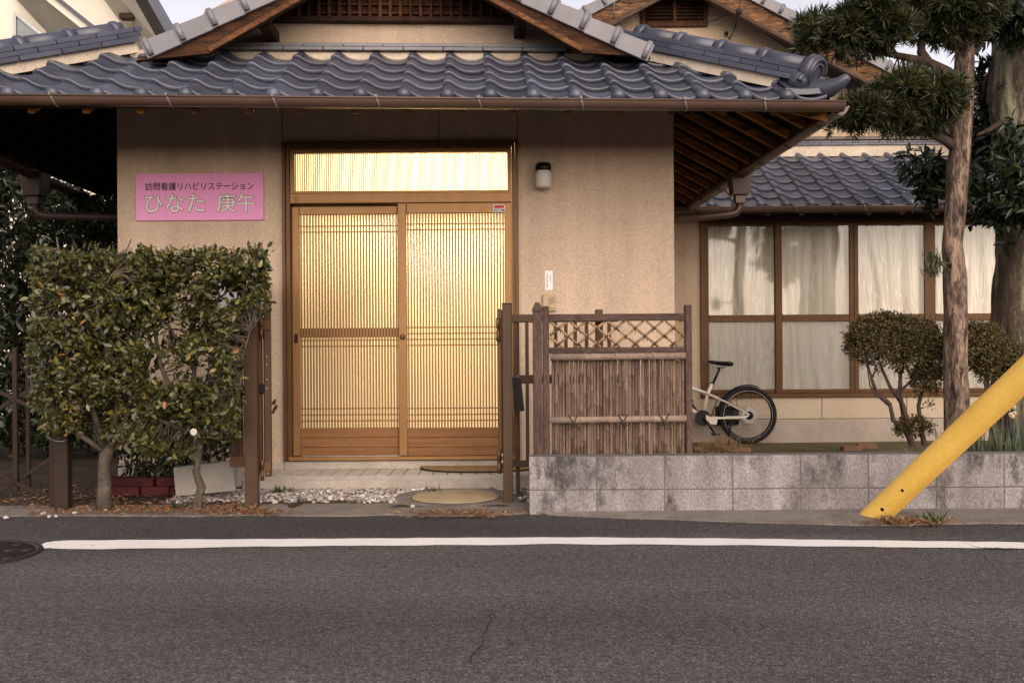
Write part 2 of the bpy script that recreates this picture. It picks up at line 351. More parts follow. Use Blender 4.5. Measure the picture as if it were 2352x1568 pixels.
# asphalt
def asphalt():
    m = bpy.data.materials.new('asphalt'); m.use_nodes = True; t = m.node_tree; n = t.nodes; l = t.links
    b = n['Principled BSDF']; b.inputs['Roughness'].default_value = .9; b.inputs['Specular IOR Level'].default_value = .2
    geo = n.new('ShaderNodeNewGeometry'); pos = geo.outputs['Position']
    vo = n.new('ShaderNodeTexVoronoi'); vo.inputs['Scale'].default_value = 185; l.new(pos, vo.inputs['Vector'])
    cr = n.new('ShaderNodeValToRGB'); e = cr.color_ramp.elements
    e[0].position = 0; e[0].color = (.048,.045,.045,1); e[1].position = 1; e[1].color = (.24,.215,.20,1)
    for p, c in ((.35,(.078,.073,.072)),(.70,(.114,.106,.105)),(.92,(.156,.145,.143))): k = e.new(p); k.color = (*c, 1)
    sp = n.new('ShaderNodeSeparateColor'); l.new(vo.outputs['Color'], sp.inputs[0]); l.new(sp.outputs[0], cr.inputs[0])
    mpa = n.new('ShaderNodeMapping'); mpa.inputs['Scale'].default_value = (.35, 1.4, 1); l.new(pos, mpa.inputs['Vector']); nz = n.new('ShaderNodeTexNoise'); nz.inputs['Scale'].default_value = 1.1; nz.inputs['Detail'].default_value = 7; l.new(mpa.outputs[0], nz.inputs['Vector'])
    mr = n.new('ShaderNodeMapRange'); mr.inputs['From Min'].default_value = .3; mr.inputs['From Max'].default_value = .7
    mr.inputs['To Min'].default_value = .70; mr.inputs['To Max'].default_value = 1.14; l.new(nz.outputs['Fac'], mr.inputs['Value'])
    vm = n.new('ShaderNodeVectorMath'); vm.operation = 'SCALE'; l.new(cr.outputs[0], vm.inputs[0]); l.new(mr.outputs[0], vm.inputs['Scale'])
    n2 = n.new('ShaderNodeTexNoise'); n2.inputs['Scale'].default_value = 38; n2.inputs['Detail'].default_value = 3; l.new(pos, n2.inputs['Vector'])
    m2 = n.new('ShaderNodeMapRange'); m2.inputs['From Min'].default_value = .3; m2.inputs['From Max'].default_value = .7
    m2.inputs['To Min'].default_value = .72; m2.inputs['To Max'].default_value = 1.28; l.new(n2.outputs['Fac'], m2.inputs['Value'])
    v2 = n.new('ShaderNodeVectorMath'); v2.operation = 'SCALE'; l.new(vm.outputs[0], v2.inputs[0]); l.new(m2.outputs[0], v2.inputs['Scale'])
    # older, darker strip of asphalt between the painted line and the kerb
    sx = n.new('ShaderNodeSeparateXYZ'); l.new(pos, sx.inputs[0]); n5 = n.new('ShaderNodeTexNoise'); n5.inputs['Scale'].default_value = 2.5; n5.inputs['Detail'].default_value = 5; l.new(pos, n5.inputs['Vector'])
    ad = n.new('ShaderNodeMath'); ad.operation = 'MULTIPLY_ADD'; ad.inputs[1].default_value = .30; l.new(n5.outputs['Fac'], ad.inputs[0]); l.new(sx.outputs[1], ad.inputs[2])
    m5 = n.new('ShaderNodeMapRange'); m5.inputs['From Min'].default_value = 5.26; m5.inputs['From Max'].default_value = 5.42; m5.inputs['To Min'].default_value = 1.0; m5.inputs['To Max'].default_value = .72; l.new(ad.outputs[0], m5.inputs['Value'])
    v5 = n.new('ShaderNodeVectorMath'); v5.operation = 'SCALE'; l.new(v2.outputs[0], v5.inputs[0]); l.new(m5.outputs[0], v5.inputs['Scale'])
    l.new(v5.outputs[0], b.inputs['Base Color'])
    bp = n.new('ShaderNodeBump'); bp.inputs['Strength'].default_value = .9; bp.inputs['Distance'].default_value = .006
    l.new(vo.outputs['Distance'], bp.inputs['Height']); l.new(bp.outputs[0], b.inputs['Normal'])
    MATS['asphalt'] = m
asphalt()
mk('crack', (.012,.011,.011), .95)

def glassmat(name, kind):
    m = bpy.data.materials.new(name); m.use_nodes = True; t = m.node_tree; n = t.nodes; l = t.links
    n.remove(n['Principled BSDF']); out = n['Material Output']
    gl = n.new('ShaderNodeBsdfGlossy'); gl.inputs['Roughness'].default_value = .04 if kind == 'clear' else .35
    fr = n.new('ShaderNodeFresnel'); fr.inputs['IOR'].default_value = 1.45
    if kind == 'clear':
        a = n.new('ShaderNodeBsdfTransparent'); a.inputs[0].default_value = (.97,.97,.95,1); src = a
    elif kind == 'hazy':
        a = n.new('ShaderNodeBsdfTransparent'); a.inputs[0].default_value = (.97,.97,.95,1)
        d = n.new('ShaderNodeBsdfDiffuse'); d.inputs[0].default_value = (.62,.60,.54,1)
        src = n.new('ShaderNodeMixShader'); src.inputs[0].default_value = .20; l.new(a.outputs[0], src.inputs[1]); l.new(d.outputs[0], src.inputs[2])
    else:
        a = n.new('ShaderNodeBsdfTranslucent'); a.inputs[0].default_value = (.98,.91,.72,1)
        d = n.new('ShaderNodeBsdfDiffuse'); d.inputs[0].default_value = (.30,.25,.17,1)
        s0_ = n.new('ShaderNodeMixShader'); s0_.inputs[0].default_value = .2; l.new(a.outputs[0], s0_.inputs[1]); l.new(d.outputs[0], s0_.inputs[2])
        em = n.new('ShaderNodeEmission'); em.inputs[0].default_value = (1,.80,.46,1); em.inputs[1].default_value = .26  # even glow painted into the pane on top of the hall lamp's light
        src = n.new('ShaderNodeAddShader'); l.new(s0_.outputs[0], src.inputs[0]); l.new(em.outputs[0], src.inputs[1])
    mx = n.new('ShaderNodeMixShader'); l.new(fr.outputs[0], mx.inputs[0]); l.new(src.outputs[0], mx.inputs[1]); l.new(gl.outputs[0], mx.inputs[2])
    l.new(mx.outputs[0], out.inputs[0]); MATS[name] = m
glassmat('glass', 'clear'); glassmat('glass_hazy', 'hazy'); glassmat('glass_frost', 'frost')
def curtainmat(name, k_):
    m = bpy.data.materials.new(name); m.use_nodes = True; t = m.node_tree; n = t.nodes; l = t.links
    b = n['Principled BSDF']; b.inputs['Roughness'].default_value = .5
    geo = n.new('ShaderNodeNewGeometry'); mp = n.new('ShaderNodeMapping'); mp.inputs['Scale'].default_value = (8, 1, .5); l.new(geo.outputs['Position'], mp.inputs['Vector'])
    nz = n.new('ShaderNodeTexNoise'); nz.inputs['Scale'].default_value = 1.5; nz.inputs['Detail'].default_value = 2.5; nz.inputs['Distortion'].default_value = .45; l.new(mp.outputs[0], nz.inputs['Vector'])
    cr = n.new('ShaderNodeValToRGB'); e = cr.color_ramp.elements; e[0].position = .30; e[0].color = (.60*k_,.57*k_,.52*k_,1); e[1].position = .70; e[1].color = (.74*k_,.69*k_,.60*k_,1)
    for p, c in ((.40,(.60,.55,.47)),(.435,(.98,.95,.88)),(.455,(.66,.61,.53)),(.52,(.70,.65,.56)),(.545,(1.0,.97,.90)),(.575,(.68,.63,.54)),(.63,(.90,.86,.77))): q = e.new(p); q.color = (*[min(.97, v*k_) for v in c], 1)
    l.new(nz.outputs['Fac'], cr.inputs[0]); l.new(cr.outputs[0], b.inputs['Base Color'])
    MATS[name] = m
curtainmat('curtain', 1.06); curtainmat('curtain_bright', 1.3)

# ------------------------------------------------------------------ ground, road, yard, garden
def grid_mesh(name, x0, x1, y0, y1, nx, ny, fn, mat):
    vs = []; fs = []
    for j in range(ny + 1):
        for i in range(nx + 1):
            x = x0 + (x1-x0)*i/nx; y = y0 + (y1-y0)*j/ny; vs.append((x, y, fn(x, y)))
    for j in range(ny):
        for i in range(nx): a = j*(nx+1)+i; fs.append((a, a+1, a+nx+2, a+nx+1))
    mb = MB(); mb.smooth = True; mb.add(vs, fs); return mb
o = solo('ground', MB().add([(-400,-400,-.18),(400,-400,-.18),(400,400,-.18),(-400,400,-.18)], [(0,1,2,3)]), 'soil'); o['kind'] = 'structure'
def road_z(x, y): return .010 * mnoise.noise(Vector((x*.35, y*.45, 3.1))) - .012*max(0, min(1, (x-.5)/3))
o = solo('road', grid_mesh('road', -30, 30, -9, 6.02, 120, 40, road_z, 'asphalt'), 'asphalt'); o['kind'] = 'structure'

def polyline_strip(top, bot, zoff):
    """strip on the road between two picture polylines"""
    def g(u, v):
        D = 5.0
        for _ in range(6):
            p = P(u, v, D); z = road_z(p.x, D) + zoff
            vl = v + ROLL*(u-1176); D = (HC - z) * F / (vl - 784)
        p = P(u, v, D); return (p.x, p.y, road_z(p.x, p.y) + zoff)
    n = len(top); vs = [g(*p) for p in top] + [g(*p) for p in bot]
    return MB().add(vs, [(i, i+1, n+i+1, n+i) for i in range(n-1)])
def interp(pts, us): 
    xs = [p[0] for p in pts]; ys = [p[1] for p in pts]; return [(u, float(np.interp(u, xs, ys))) for u in us]
us = [90,104,125,160] + list(range(200, 2600, 40))
top = interp([(90,1253),(104,1246),(125,1241.5),(200,1240),(600,1237),(1100,1234),(1290,1233),(1700,1236),(2352,1244.5),(2600,1248)], us)
bot = interp([(90,1256),(104,1258),(125,1259),(250,1260),(600,1254.5),(1100,1250.5),(1290,1248.5),(1700,1251.5),(2352,1259),(2600,1262)], us)
top = [(u, v + .5*math.sin(u*.11) + random.uniform(-.4,.4)) for u, v in top]; bot = [(u, v + .5*math.sin(u*.13+1) + random.uniform(-.5,.5)) for u, v in bot]
o = solo('edge_line', polyline_strip(top, bot, .004), 'paving_line'); o['kind'] = 'structure'
def crack(pts, wd):
    t = []; b = []
    L = []
    for (u0, v0), (u1, v1) in zip(pts[:-1], pts[1:]):
        n = max(2, int(math.hypot(u1-u0, v1-v0)/7))
        for i in range(n): L.append((u0+(u1-u0)*i/n + random.uniform(-2.5,2.5), v0+(v1-v0)*i/n + random.uniform(-1,1)))
    L.append(pts[-1]); k = len(L)
    vert = abs(pts[-1][1]-pts[0][1]) > abs(pts[-1][0]-pts[0][0])
    for i, (u, v) in enumerate(L):
        q = wd*(.35+.65*random.random())*min(1, 4*min(i, k-1-i)/k+.15)
        if vert: t.append((u-q, v)); b.append((u+q, v))
        else: t.append((u, v-q*.6)); b.append((u, v+q*.6))
    return polyline_strip(t, b, .0075)
mb = MB()
for pts, wd in [([(1131,1396),(1128,1425),(1112,1452),(1108,1480),(1085,1500),(1078,1535)], 1.7), ([(2210,1244),(2252,1257),(2352,1259),(2500,1264)], 1.3),
                ([(2252,1257),(2268,1285),(2300,1310)], .8), ([(860,1541),(1000,1538),(1150,1545),(1300,1540),(1500,1543)], .7)]:
    s = crack(pts, wd); mb.add(s.v, s.f)
o = solo('road_crack', mb, 'crack'); o['kind'] = 'structure'

# concrete apron strips beside the road, yard in front of the door, garden behind the block wall
def flat_strip(front, back, z0, z1, thick=.05):
    n = len(front)
    a = [(x, y, z0) for x, y in front] + [(x, y, z1) for x, y in back] + [(x, y-.004, z0-thick) for x, y in front]
    return MB().add(a, [(i, i+1, n+i+1, n+i) for i in range(n-1)] + [(2*n+i, 2*n+i+1, i+1, i) for i in range(n-1)])
def gx(u, v, z=0.0):
    D = 5.9
    for _ in range(4):
        vl = v + ROLL*(u-1176); D = (HC - z)*F/(vl-784)
    p = P(u, v, D); return (p.x, p.y)
front = [(-7,5.86)] + [gx(u, v + random.uniform(-1.2,1.2)) for u, v in [(0,1187),(150,1185),(300,1185),(450,1186),(600,1184),(700,1186),(800,1186),(900,1183),(1000,1186),(1100,1186),(1190,1182),(1225,1177)]]
back = [(x, 6.25) for x, y in front]
o = solo('apron', flat_strip(front, back, .008, .012), 'apron'); o['kind'] = 'structure'
front = [gx(u, v + random.uniform(-.8,.8)) for u, v in [(1222,1178),(1260,1183),(1330,1186),(1420,1190),(1520,1193),(1620,1197),(1720,1200),(1850,1203),(1960,1206),(2060,1206),(2160,1203),(2260,1200),(2352,1202)]] + [(3.6,5.62),(6,5.62)]
back = [(x, 5.872) for x, y in front]
o = solo('gutter_strip', flat_strip(front, back, .004, .02), 'apron'); o['kind'] = 'structure'
yard = solo('yard', grid_mesh('yard', -9, .55, 6.10, 14, 70, 60, lambda x, y: .010 + .012*mnoise.noise(Vector((x*1.3, y*1.3, 0))) - .05*max(0, min(1, (-3.0-x)/1)) , 'soil'), 'soil'); yard['kind'] = 'structure'
def garden_z(x, y):
    base = -.125 + .02*mnoise.noise(Vector((x*1.1, y*1.1, 5)))
    e = math.exp(-((x-3.3)/1.2)**2 - ((y-7.5)/1.1)**2)
    return base + .33*e + .24*math.exp(-((y-6.0)/.45)**2)
garden = solo('garden', grid_mesh('garden', .1, 9, 5.985, 12.0, 80, 60, garden_z, 'moss_soil'), 'moss_soil'); garden['kind'] = 'structure'

# ------------------------------------------------------------------ the house
DF = 7.28                                        # facade plane
XL, XR = PX(272, DF), PX(1550, DF)
house = thing('house', 'beige stucco house with dark grey tiled roofs and lit sliding entrance door', 'house', (-.8, DF, 0))
# facade with the door opening cut out
DX0, DX1 = PX(652, DF, 700), PX(1190, DF, 700)
DZ0, DZ1 = PZ(1056, DF, 920), PZ(326, DF, 920)
wz0, wz1 = -.1, 2.80
mb = MB()
mb.box(XL, DX0, DF, DF+.14, wz0, wz1); mb.box(DX1, XR, DF, DF+.14, wz0, wz1); mb.box(DX0, DX1, DF, DF+.14, DZ1, wz1)
mb.box(XL, XL+.14, DF+.14, 12, wz0, wz1+.1); mb.box(XR-.14, XR, DF+.14, 11.2, wz0, wz1+.1)
part('front_wall', mb, 'stucco', house)
for (a, b) in ((XL, DX0), (DX1, XR)):            # plinth strip at the wall's foot
    part('plinth', MB().box(a-.006, b+.0, DF-.012, DF+.02, -.1, PZ(1062, DF, 600), .004), 'plinth', house)
part('door_plinth', MB().box(DX0, DX1, DF-.02, DF+.16, -.1, DZ0-.003, .006), 'concrete', house)
# thin control joints above the door
for u in (648, 1008, 1189):
    x = PX(u, DF, 290); part('control_joint', MB().box(x-.0025, x+.0025, DF-.003, DF+.01, PZ(322, DF), 2.79), 'wood_dark', house)

# ---- front roof: local frame, x along the eave, y back, z up
PSI = math.atan(.042); TH = math.atan(.53); EAVE0 = (0, 6.17, 2.54)
roof_mb = MB()
XE0, XE1, DEPTH = -3.79, 2.03, 1.25
def rp(x, y, off=0.0): return (x, y + off*-math.sin(TH), y*math.tan(TH) + off*math.cos(TH))
def slab(pts, mb, th=.03):
    a = [Vector(p) for p in pts]; b = [p - Vector((0,0,th)) for p in a]; n = len(a)
    mb.add(a+b, [list(range(n)), list(reversed(range(n, 2*n)))] + [[i, i+n, (i+1) % n+n, (i+1) % n] for i in range(n)])
BACK = 4.6
t = math.tan(TH)
FL = -.035
slab([(XE0,0,FL),(XE1,0,FL),(XE1-DEPTH,DEPTH,DEPTH*t+FL),(XE0+DEPTH,DEPTH,DEPTH*t+FL)], roof_mb)
slab([(XE1,0,FL),(XE1,BACK,FL),(XE1-DEPTH,BACK,DEPTH*t+FL),(XE1-DEPTH,DEPTH,DEPTH*t+FL)], roof_mb)
slab([(XE0,BACK,FL),(XE0,0,FL),(XE0+DEPTH,DEPTH,DEPTH*t+FL),(XE0+DEPTH,BACK,DEPTH*t+FL)], roof_mb)
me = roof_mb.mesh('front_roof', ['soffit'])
froof = obj('front_roof', me, house, Vector(EAVE0) - Vector(house.location), (0, 0, PSI)); froof['label'] = 'dark grey pantile hip roof over the entrance'
RW = world_of(froof)
def lpart(name, mb, mat, parent=froof, label=None):
    o = obj(name, mb.mesh(name, mat), parent)
    if label: o['label'] = label
    return o

# pantile mesh
PITCH, EXPO = .265, .235
PROF = [(-.004,.020),(.0,.034),(.025,.046),(.075,.0535),(.13,.053),(.19,.047),(.26,.036),(.34,.0225),(.43,.011),(.53,.004),(.63,.0005),(.73,.0),(.83,.003),(.92,.009),(1.0,.017),(1.06,.022)]
def tile_mb(ball=False, length=.30):
    mb = MB(); mb.smooth = True; st = [(0.010,-.030),(0.002,-.026),(0,-.006),(.004,.002),(.012,.0045),(.021,.004),(.028,.0),(.06,-.0005),(length,0)]
    k = len(PROF); vs = []
    for y, dz in st:
        for u, h in PROF: vs.append((u*PITCH, y, h + dz))
    fs = [(j*k+i, j*k+i+1, (j+1)*k+i+1, (j+1)*k+i) for j in range(len(st)-1) for i in range(k-1)]
    mb.add(vs, fs)
    a = [(-.004*PITCH,0,-.0), (-.004*PITCH,length,-.0)]
    o = len(mb.v); mb.add([(-.004*PITCH,.0,.0),(-.004*PITCH,length,.0),(-.004*PITCH,length,.020),(-.004*PITCH,0,.020)], [(0,1,2,3)])
    if ball:
        mb.sphere((.105*PITCH, .0, .014), .046, 18, 12, 1, .9, 1)
    return mb
TILE = tile_mb().mesh('roof_tile', 'tile'); EAVE_TILE = tile_mb(True).mesh('eave_tile', 'tile')
for m_ in (TILE, EAVE_TILE): pass
DEL = math.atan(.024/EXPO)
def place_tiles(parent, x_first, ncol, nrow, hipR=None, hipL=None, th=TH, lift=.012):
    rot = th - DEL
    for r in range(nrow):
        for c in range(ncol):
            x = x_first + c*PITCH; s = r*EXPO - .02
            y = s*math.cos(th) - lift*math.sin(th)*0; z = s*math.sin(th) + lift - .018
            base = EAVE_TILE if r == 0 else TILE
            me = base
            y1 = y + .30*math.cos(rot)
            cut = []
            if hipR is not None:
                if x + y > hipR: continue
                if x + PITCH*1.06 + y1 > hipR: cut.append(((1, 1), hipR))
            if hipL is not None:
                if x + PITCH*1.06 - y < hipL: continue
                if x - y1 < hipL: cut.append(((-1, 1), -hipL))
            dx, dy, dz = [random.uniform(-.0016,.0016) for _ in range(3)]
            M4 = Matrix.Translation((x+dx, y+dy, z+dz)) @ Matrix.Rotation(rot, 4, 'X')
            if cut:
                bm = bmesh.new(); bm.from_mesh(base); inv = M4.inverted()
                for (nx_, ny_), c0 in cut:
                    nrm = Vector((nx_, ny_, 0)).normalized(); co = nrm * (c0/math.sqrt(2))
                    bmesh.ops.bisect_plane(bm, geom=bm.verts[:]+bm.edges[:]+bm.faces[:], plane_co=inv @ co, plane_no=(inv.to_3x3() @ nrm), clear_outer=True)
                if len(bm.faces) < 4: bm.free(); continue
                me = bpy.data.meshes.new('cut_tile'); bm.to_mesh(me); bm.free(); me.materials.clear(); me.materials.append(MATS['tile'])
            o = obj('roof_tile', me, parent); o.location = (x+dx, y+dy, z+dz); o.rotation_euler = (rot + random.uniform(-.006,.006), 0, random.uniform(-.004,.004))
XB = (1805-1176+4)/366.0 - .0                     # last round eave end
ncol = int((XB + 3.9)/PITCH) + 1
place_tiles(froof, XB - .105*PITCH - (ncol-1)*PITCH, ncol, 5, hipR=XE1-.02, hipL=XE0+.02)
# side slopes: plain tile courses (seen only from the side)
mb = MB()
for k in range(5):
    y0, y1 = k*EXPO*math.cos(TH), (k+1)*EXPO*math.cos(TH)
    for sgn, xe in ((1, XE1), (-1, XE0)):
        a = xe - sgn*y0; b = xe - sgn*y1
        mb.add([(a, y0+.05, y0*t+.035), (a, BACK, y0*t+.035), (b, BACK, y1*t+.01), (b, y1+.05, y1*t+.01), (a, BACK, y0*t), (a, y0+.05, y0*t)], [(0,1,2,3),(5,4,1,0)])
lpart('side_slope', mb, 'tile')
# plaster fillets and the stacked hip ridges
def hip(xc, sgn, tlen, t0=.16):
    d = Vector((-sgn, 1, t)).normalized(); side = Vector((sgn, 1, 0)).normalized(); up = d.cross(side)
    if up.z < 0: up = -up
    def pt(tt, off_up, off_side): 
        p = Vector((xc - sgn*tt, tt, tt*t)); return p + up*off_up + side*off_side
    m = MB().beam(pt(t0+.08,.012,0), pt(tlen-.02,.012,0), .16, .075, up); lpart('ridge_plaster', m, 'plaster')
    L0, L1 = t0, tlen
    n = int((L1-L0)*math.sqrt(2)/.31)+1
    for lay, (wd, h0) in enumerate(((.225,.060),(.195,.096),(.168,.132))):
        off = (lay % 2)*.5
        for i in range(-1, n+1):
            a = L0 + (i+off)*(L1-L0)/n; b = a + (L1-L0)/n - .004; a = max(a, L0); b = min(b, L1 + .02*lay)
            if b - a < .02: continue
            o = lpart('ridge_tile', MB().beam(pt(a,h0,0), pt(b,h0,0), wd + random.uniform(-.003,.003), .0335, up, .003), 'tile')
    # round cap tiles with raised collars
    nc = 4
    for i in range(nc):
        a = L0 + .01 + i*(L1-L0-.05)/nc; b = L0 + .01 + (i+1)*(L1-L0-.05)/nc
        m = MB(); m.tube([pt(a,.148,0), pt(b,.148,0)], .060, 20); m.tube([pt(b-.050,.148,0), pt(b-.042,.149,0), pt(b-.024,.149,0), pt(b-.016,.148,0)], [.061,.071,.071,.061], 20)
        lpart('cap_tile', m, 'tile')
    # ornament at the foot of the ridge
    f = -d; c = pt(t0-.0, .115, 0)
    m = MB(); m.tube([c + f*.0, c + f*.03, c + f*.075, c + f*.085], [.085,.118,.118,.105], 28)
    for k, (r_, w_) in enumerate(((.092,.016),(.062,.012))):
        ringp = [c + f*.087 + side*math.cos(q)*r_ + up*math.sin(q)*r_ for q in np.linspace(0, 2*math.pi, 25)]
        m.tube(ringp, w_, 8)
    for sg in (-1, 1):
        spiral = [c + f*(.06) + side*sg*(.115 + .035*math.cos(q)*(1-q/9)) + up*(-.075 + .04*math.sin(q)*(1-q/9)) for q in np.linspace(0, 7, 22)]
        m.tube(spiral, .019, 8)
        m.sphere(c + f*.03 + side*sg*.10 - up*.075, .062, 14, 8)
    lpart('ridge_ornament', m, 'tile')
    # upturned corner tile
    path = [pt(.26,.0,0), pt(.16,.005,0), pt(.08,.02,0), pt(.02,.05,0), pt(-.012,.09,0), pt(-.030,.13,0), pt(-.035,.145,0)]
    m = MB(); m.tube(path, [.075,.078,.070,.056,.042,.030,.018], 14); lpart('corner_tile', m, 'tile')
    for sg, ddx in ((1, 0), (-1, 0)):
        pass
    q0 = Vector((xc - sgn*.30, -.015, .0)); 
    vs = []
    for j, yy in enumerate((0, .1, .22)):
        for i in range(9):
            u = i/8; vs.append((xc - sgn*(.30 - .30*u), yy + 0*u, .03 + yy*t + .03*(u-.35)**2*2 + .02))
    m = MB(); m.smooth = True; m.add(vs, [(j*9+i, j*9+i+1, (j+1)*9+i+1, (j+1)*9+i) for j in range(2) for i in range(8)])
    k = len(vs); m.add([(v[0], v[1], v[2]-.035) for v in vs[:9]] + vs[:9], [(i, i+1, 9+i+1, 9+i) for i in range(8)])
    lpart('corner_pan', m, 'tile')
hip(XE1, 1, 1.13); hip(XE0, -1, 1.13)

# rafters under the eaves
def rafter(name, a, b, wd=.042, h=.055): return lpart(name, MB().beam(a, b, wd, h, (0,0,1), .003), 'rafter')
x = -3.6
XLr, XRr = XL-.0, XR
while x < 2.0:
    ym = min(1.05, XE1-x-.12, x-XE0-.12)
    if ym > .1: rafter('rafter', (x, .05, .05*t-.105), (x, ym, ym*t-.105))
    x += .33
yy = .42
while yy < BACK - .1:
    q = min(1.05, yy-.12)
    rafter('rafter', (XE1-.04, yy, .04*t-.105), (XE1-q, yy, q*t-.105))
    lpart('rafter', MB().beam((XE0+.04, yy, .04*t-.105), (XE0+q, yy, q*t-.105), .042, .055, (0,0,1), .003), 'soffit'); yy += .33  # left rafters take the near-black soffit colour as painted shade
lpart('hip_rafter', MB().beam((XE1-.03,.03,-.10),(XE1-1.1,1.1,1.07*t-.10),.07,.09), 'rafter'); lpart('hip_rafter', MB().beam((XE0+.03,.03,-.10),(XE0+1.1,1.1,1.07*t-.10),.07,.09), 'rafter')
lpart('eave_board', MB().beam((XE0+.03,.012,-.06),(XE1-.03,.012,-.06),.02,.04), 'wood_dark'); lpart('eave_board', MB().beam((XE1-.014,.03,-.07),(XE1-.014,BACK,-.07),.02,.06), 'wood_dark'); lpart('eave_board', MB().beam((XE0+.014,.03,-.07),(XE0+.014,BACK,-.07),.02,.06), 'wood_dark')

# gutters (local frame): half round, with strap brackets
def gutter_run(a, b, r=.054, out=(0,-1,0)):
    a = Vector(a); b = Vector(b); d = (b-a).normalized(); o_ = Vector(out); up = Vector((0,0,1)); m = MB(); m.smooth = True
    n = 12; vs = []; 
    for p in (a, b):
        for r_ in (r, r-.004):
            for i in range(n+1):
                q = math.pi*i/n; vs.append(p + o_*math.cos(q)*r_ - up*math.sin(q)*r_)
    k = n+1; fs = []
    for i in range(n): fs += [(i, i+1, 2*k+i+1, 2*k+i), (k+i, k+i+1, 3*k+i+1, 3*k+i)]
    m.add(vs, fs); m.smooth = False
    m.add([vs[0], vs[k], vs[3*k], vs[2*k], vs[n], vs[k+n], vs[3*k+n], vs[2*k+n]], [(0,1,2,3),(4,5,6,7)])
    m.add(vs[:k], [list(range(k))]); m.add(vs[2*k:3*k], [list(reversed(range(k)))])
    m.tube([a + o_*r, b + o_*r], .007, 8); m.tube([a - o_*r, b - o_*r], .005, 6)
    return m
GY = -.045
gl = (XE0-.06, GY, -.022); gr = (XE1+.045, GY, -.050)
gut = lpart('gutter', gutter_run(gl, gr), 'gutter')
def bracket(parent, c, r=.057, out=Vector((0,-1,0)), along=Vector((1,0,0))):
    m = MB(); pts = [Vector(c) + out*math.cos(q)*r - Vector((0,0,1))*math.sin(q)*r + along*.022*math.sin(q) for q in np.linspace(-.25, math.pi*.75, 10)]
    for p, q in zip(pts[:-1], pts[1:]): m.beam(p, q, .010, .003, (p - Vector(c)))
    m.box(c[0]-.007, c[0]+.007, c[1]-r-.014, c[1]-r+.006, c[2]-.002, c[2]+.016)
    return obj('bracket', m.mesh('bracket', 'bracket'), parent)
for u in (-85, 150, 405, 640, 872, 1102, 1335, 1573, 1757, ):
    x = (u - 1176)/372.0; f_ = (x-gl[0])/(gr[0]-gl[0]); bracket(gut, (x, GY, gl[2]+(gr[2]-gl[2])*f_))
for u in (1288,): 
    x = (u-1176)/372.; f_ = (x-gl[0])/(gr[0]-gl[0]); m = gutter_run((x-.045, GY, gl[2]+(gr[2]-gl[2])*f_), (x+.045, GY, gl[2]+(gr[2]-gl[2])*f_), .0565); obj('gutter_sleeve', m.mesh('gutter_sleeve','gutter'), gut)
sg = lpart('side_gutter', gutter_run((XE1+.045, 0.0, -.06), (XE1+.045, 4.3, -.105), .054, (1,0,0)), 'gutter')
for yy in (.35,1.0,1.65,2.3,2.95,3.6):
    m = MB(); c = Vector((XE1+.045, yy, -.064-.011*yy)); pts = [c + Vector((math.cos(q)*.057, 0, -math.sin(q)*.057)) for q in np.linspace(-.2, math.pi, 10)]
    for p, q in zip(pts[:-1], pts[1:]): m.beam(p, q, .03, .003, (p-c))
    obj('bracket', m.mesh('bracket','gutter'), sg)
sg2 = lpart('side_gutter', gutter_run((XE0-.045, 0.0, -.05), (XE0-.045, 4.3, -.175), .054, (-1,0,0)), 'gutter_shaded')
# leader heads and drain pipes back to the walls (world frame)
def leader(px, py, pz, tx, tz):
    m = MB(); m.hexa([(px-.07,py-.07,pz-.20),(px+.07,py-.07,pz-.20),(px+.07,py+.07,pz-.20),(px-.07,py+.07,pz-.20),(px-.095,py-.095,pz),(px+.095,py-.095,pz),(px+.095,py+.095,pz),(px-.095,py+.095,pz)], .006)
    m.box(px-.045,px+.045,py-.045,py+.045,pz-.27,pz-.20,.005)
    s = 1 if tx > px else -1
    m.tube([(px,py,pz-.26),(px,py,pz-.30),(px+s*.03,py,pz-.345),(px+s*.09,py,pz-.36),(tx,py,tz)], .034, 12)
    return m
pr = RW @ Vector((XE1+.045, 2.35, -.075)); part('leader_head', leader(pr.x, pr.y, pr.z, XR-.02, pr.z-.43), 'gutter', house)
pl = RW @ Vector((XE0-.045, 2.2, -.10)); part('leader_head', leader(pl.x, pl.y, pl.z, XL+.02, pl.z-.385), 'gutter_shaded', house)

# ---- gable above the front roof (local frame of the roof)
GXC = -.845; GW = 1.10
def g_at(u, v, yl):
    """picture position to roof-frame point on the plane local y = yl"""
    vl = v + ROLL*(u-1176); ul = u - ROLL*(v-784)
    d = Vector(((ul-1176)/F, 1, -(vl-784)/F)); o_ = RW.inverted() @ Vector((0,0,HC)); dl = RW.to_3x3().inverted() @ d
    k = (yl - o_.y)/dl.y; return o_ + dl*k
YG = 1.06                                        # gable wall plane
YB = .62                                         # bargeboard plane
zb = g_at(900, 124, YG).z
apex = g_at(906, -310, YG)
m = MB(); hw = 1.95
m.prism([(GXC-hw, YG, zb-.1), (GXC+hw, YG, zb-.1), (GXC, YG, zb+1.05)], (0,.12,0)); lpart('gable_wall', m, 'stucco')
# plaster bed and two courses of flat tiles at the gable's foot
m = MB().box(GXC-1.62, GXC+1.62, YG-.05, YG+.01, zb-.16, zb, .01); lpart('plaster_bed', m, 'plaster')
for c_, (z0, dy) in enumerate(((zb+.0, .085), (zb+.031, .07))):
    x = GXC - 1.30 + (c_*.14)
    while x < GXC + 1.27:
        x1 = min(x+.283, GXC+1.30)
        lpart('flat_tile', MB().box(x, x1-.003, YG-dy, YG+.01, z0+random.uniform(0,.002), z0+.027, .003), 'tile_pale'); x += .285
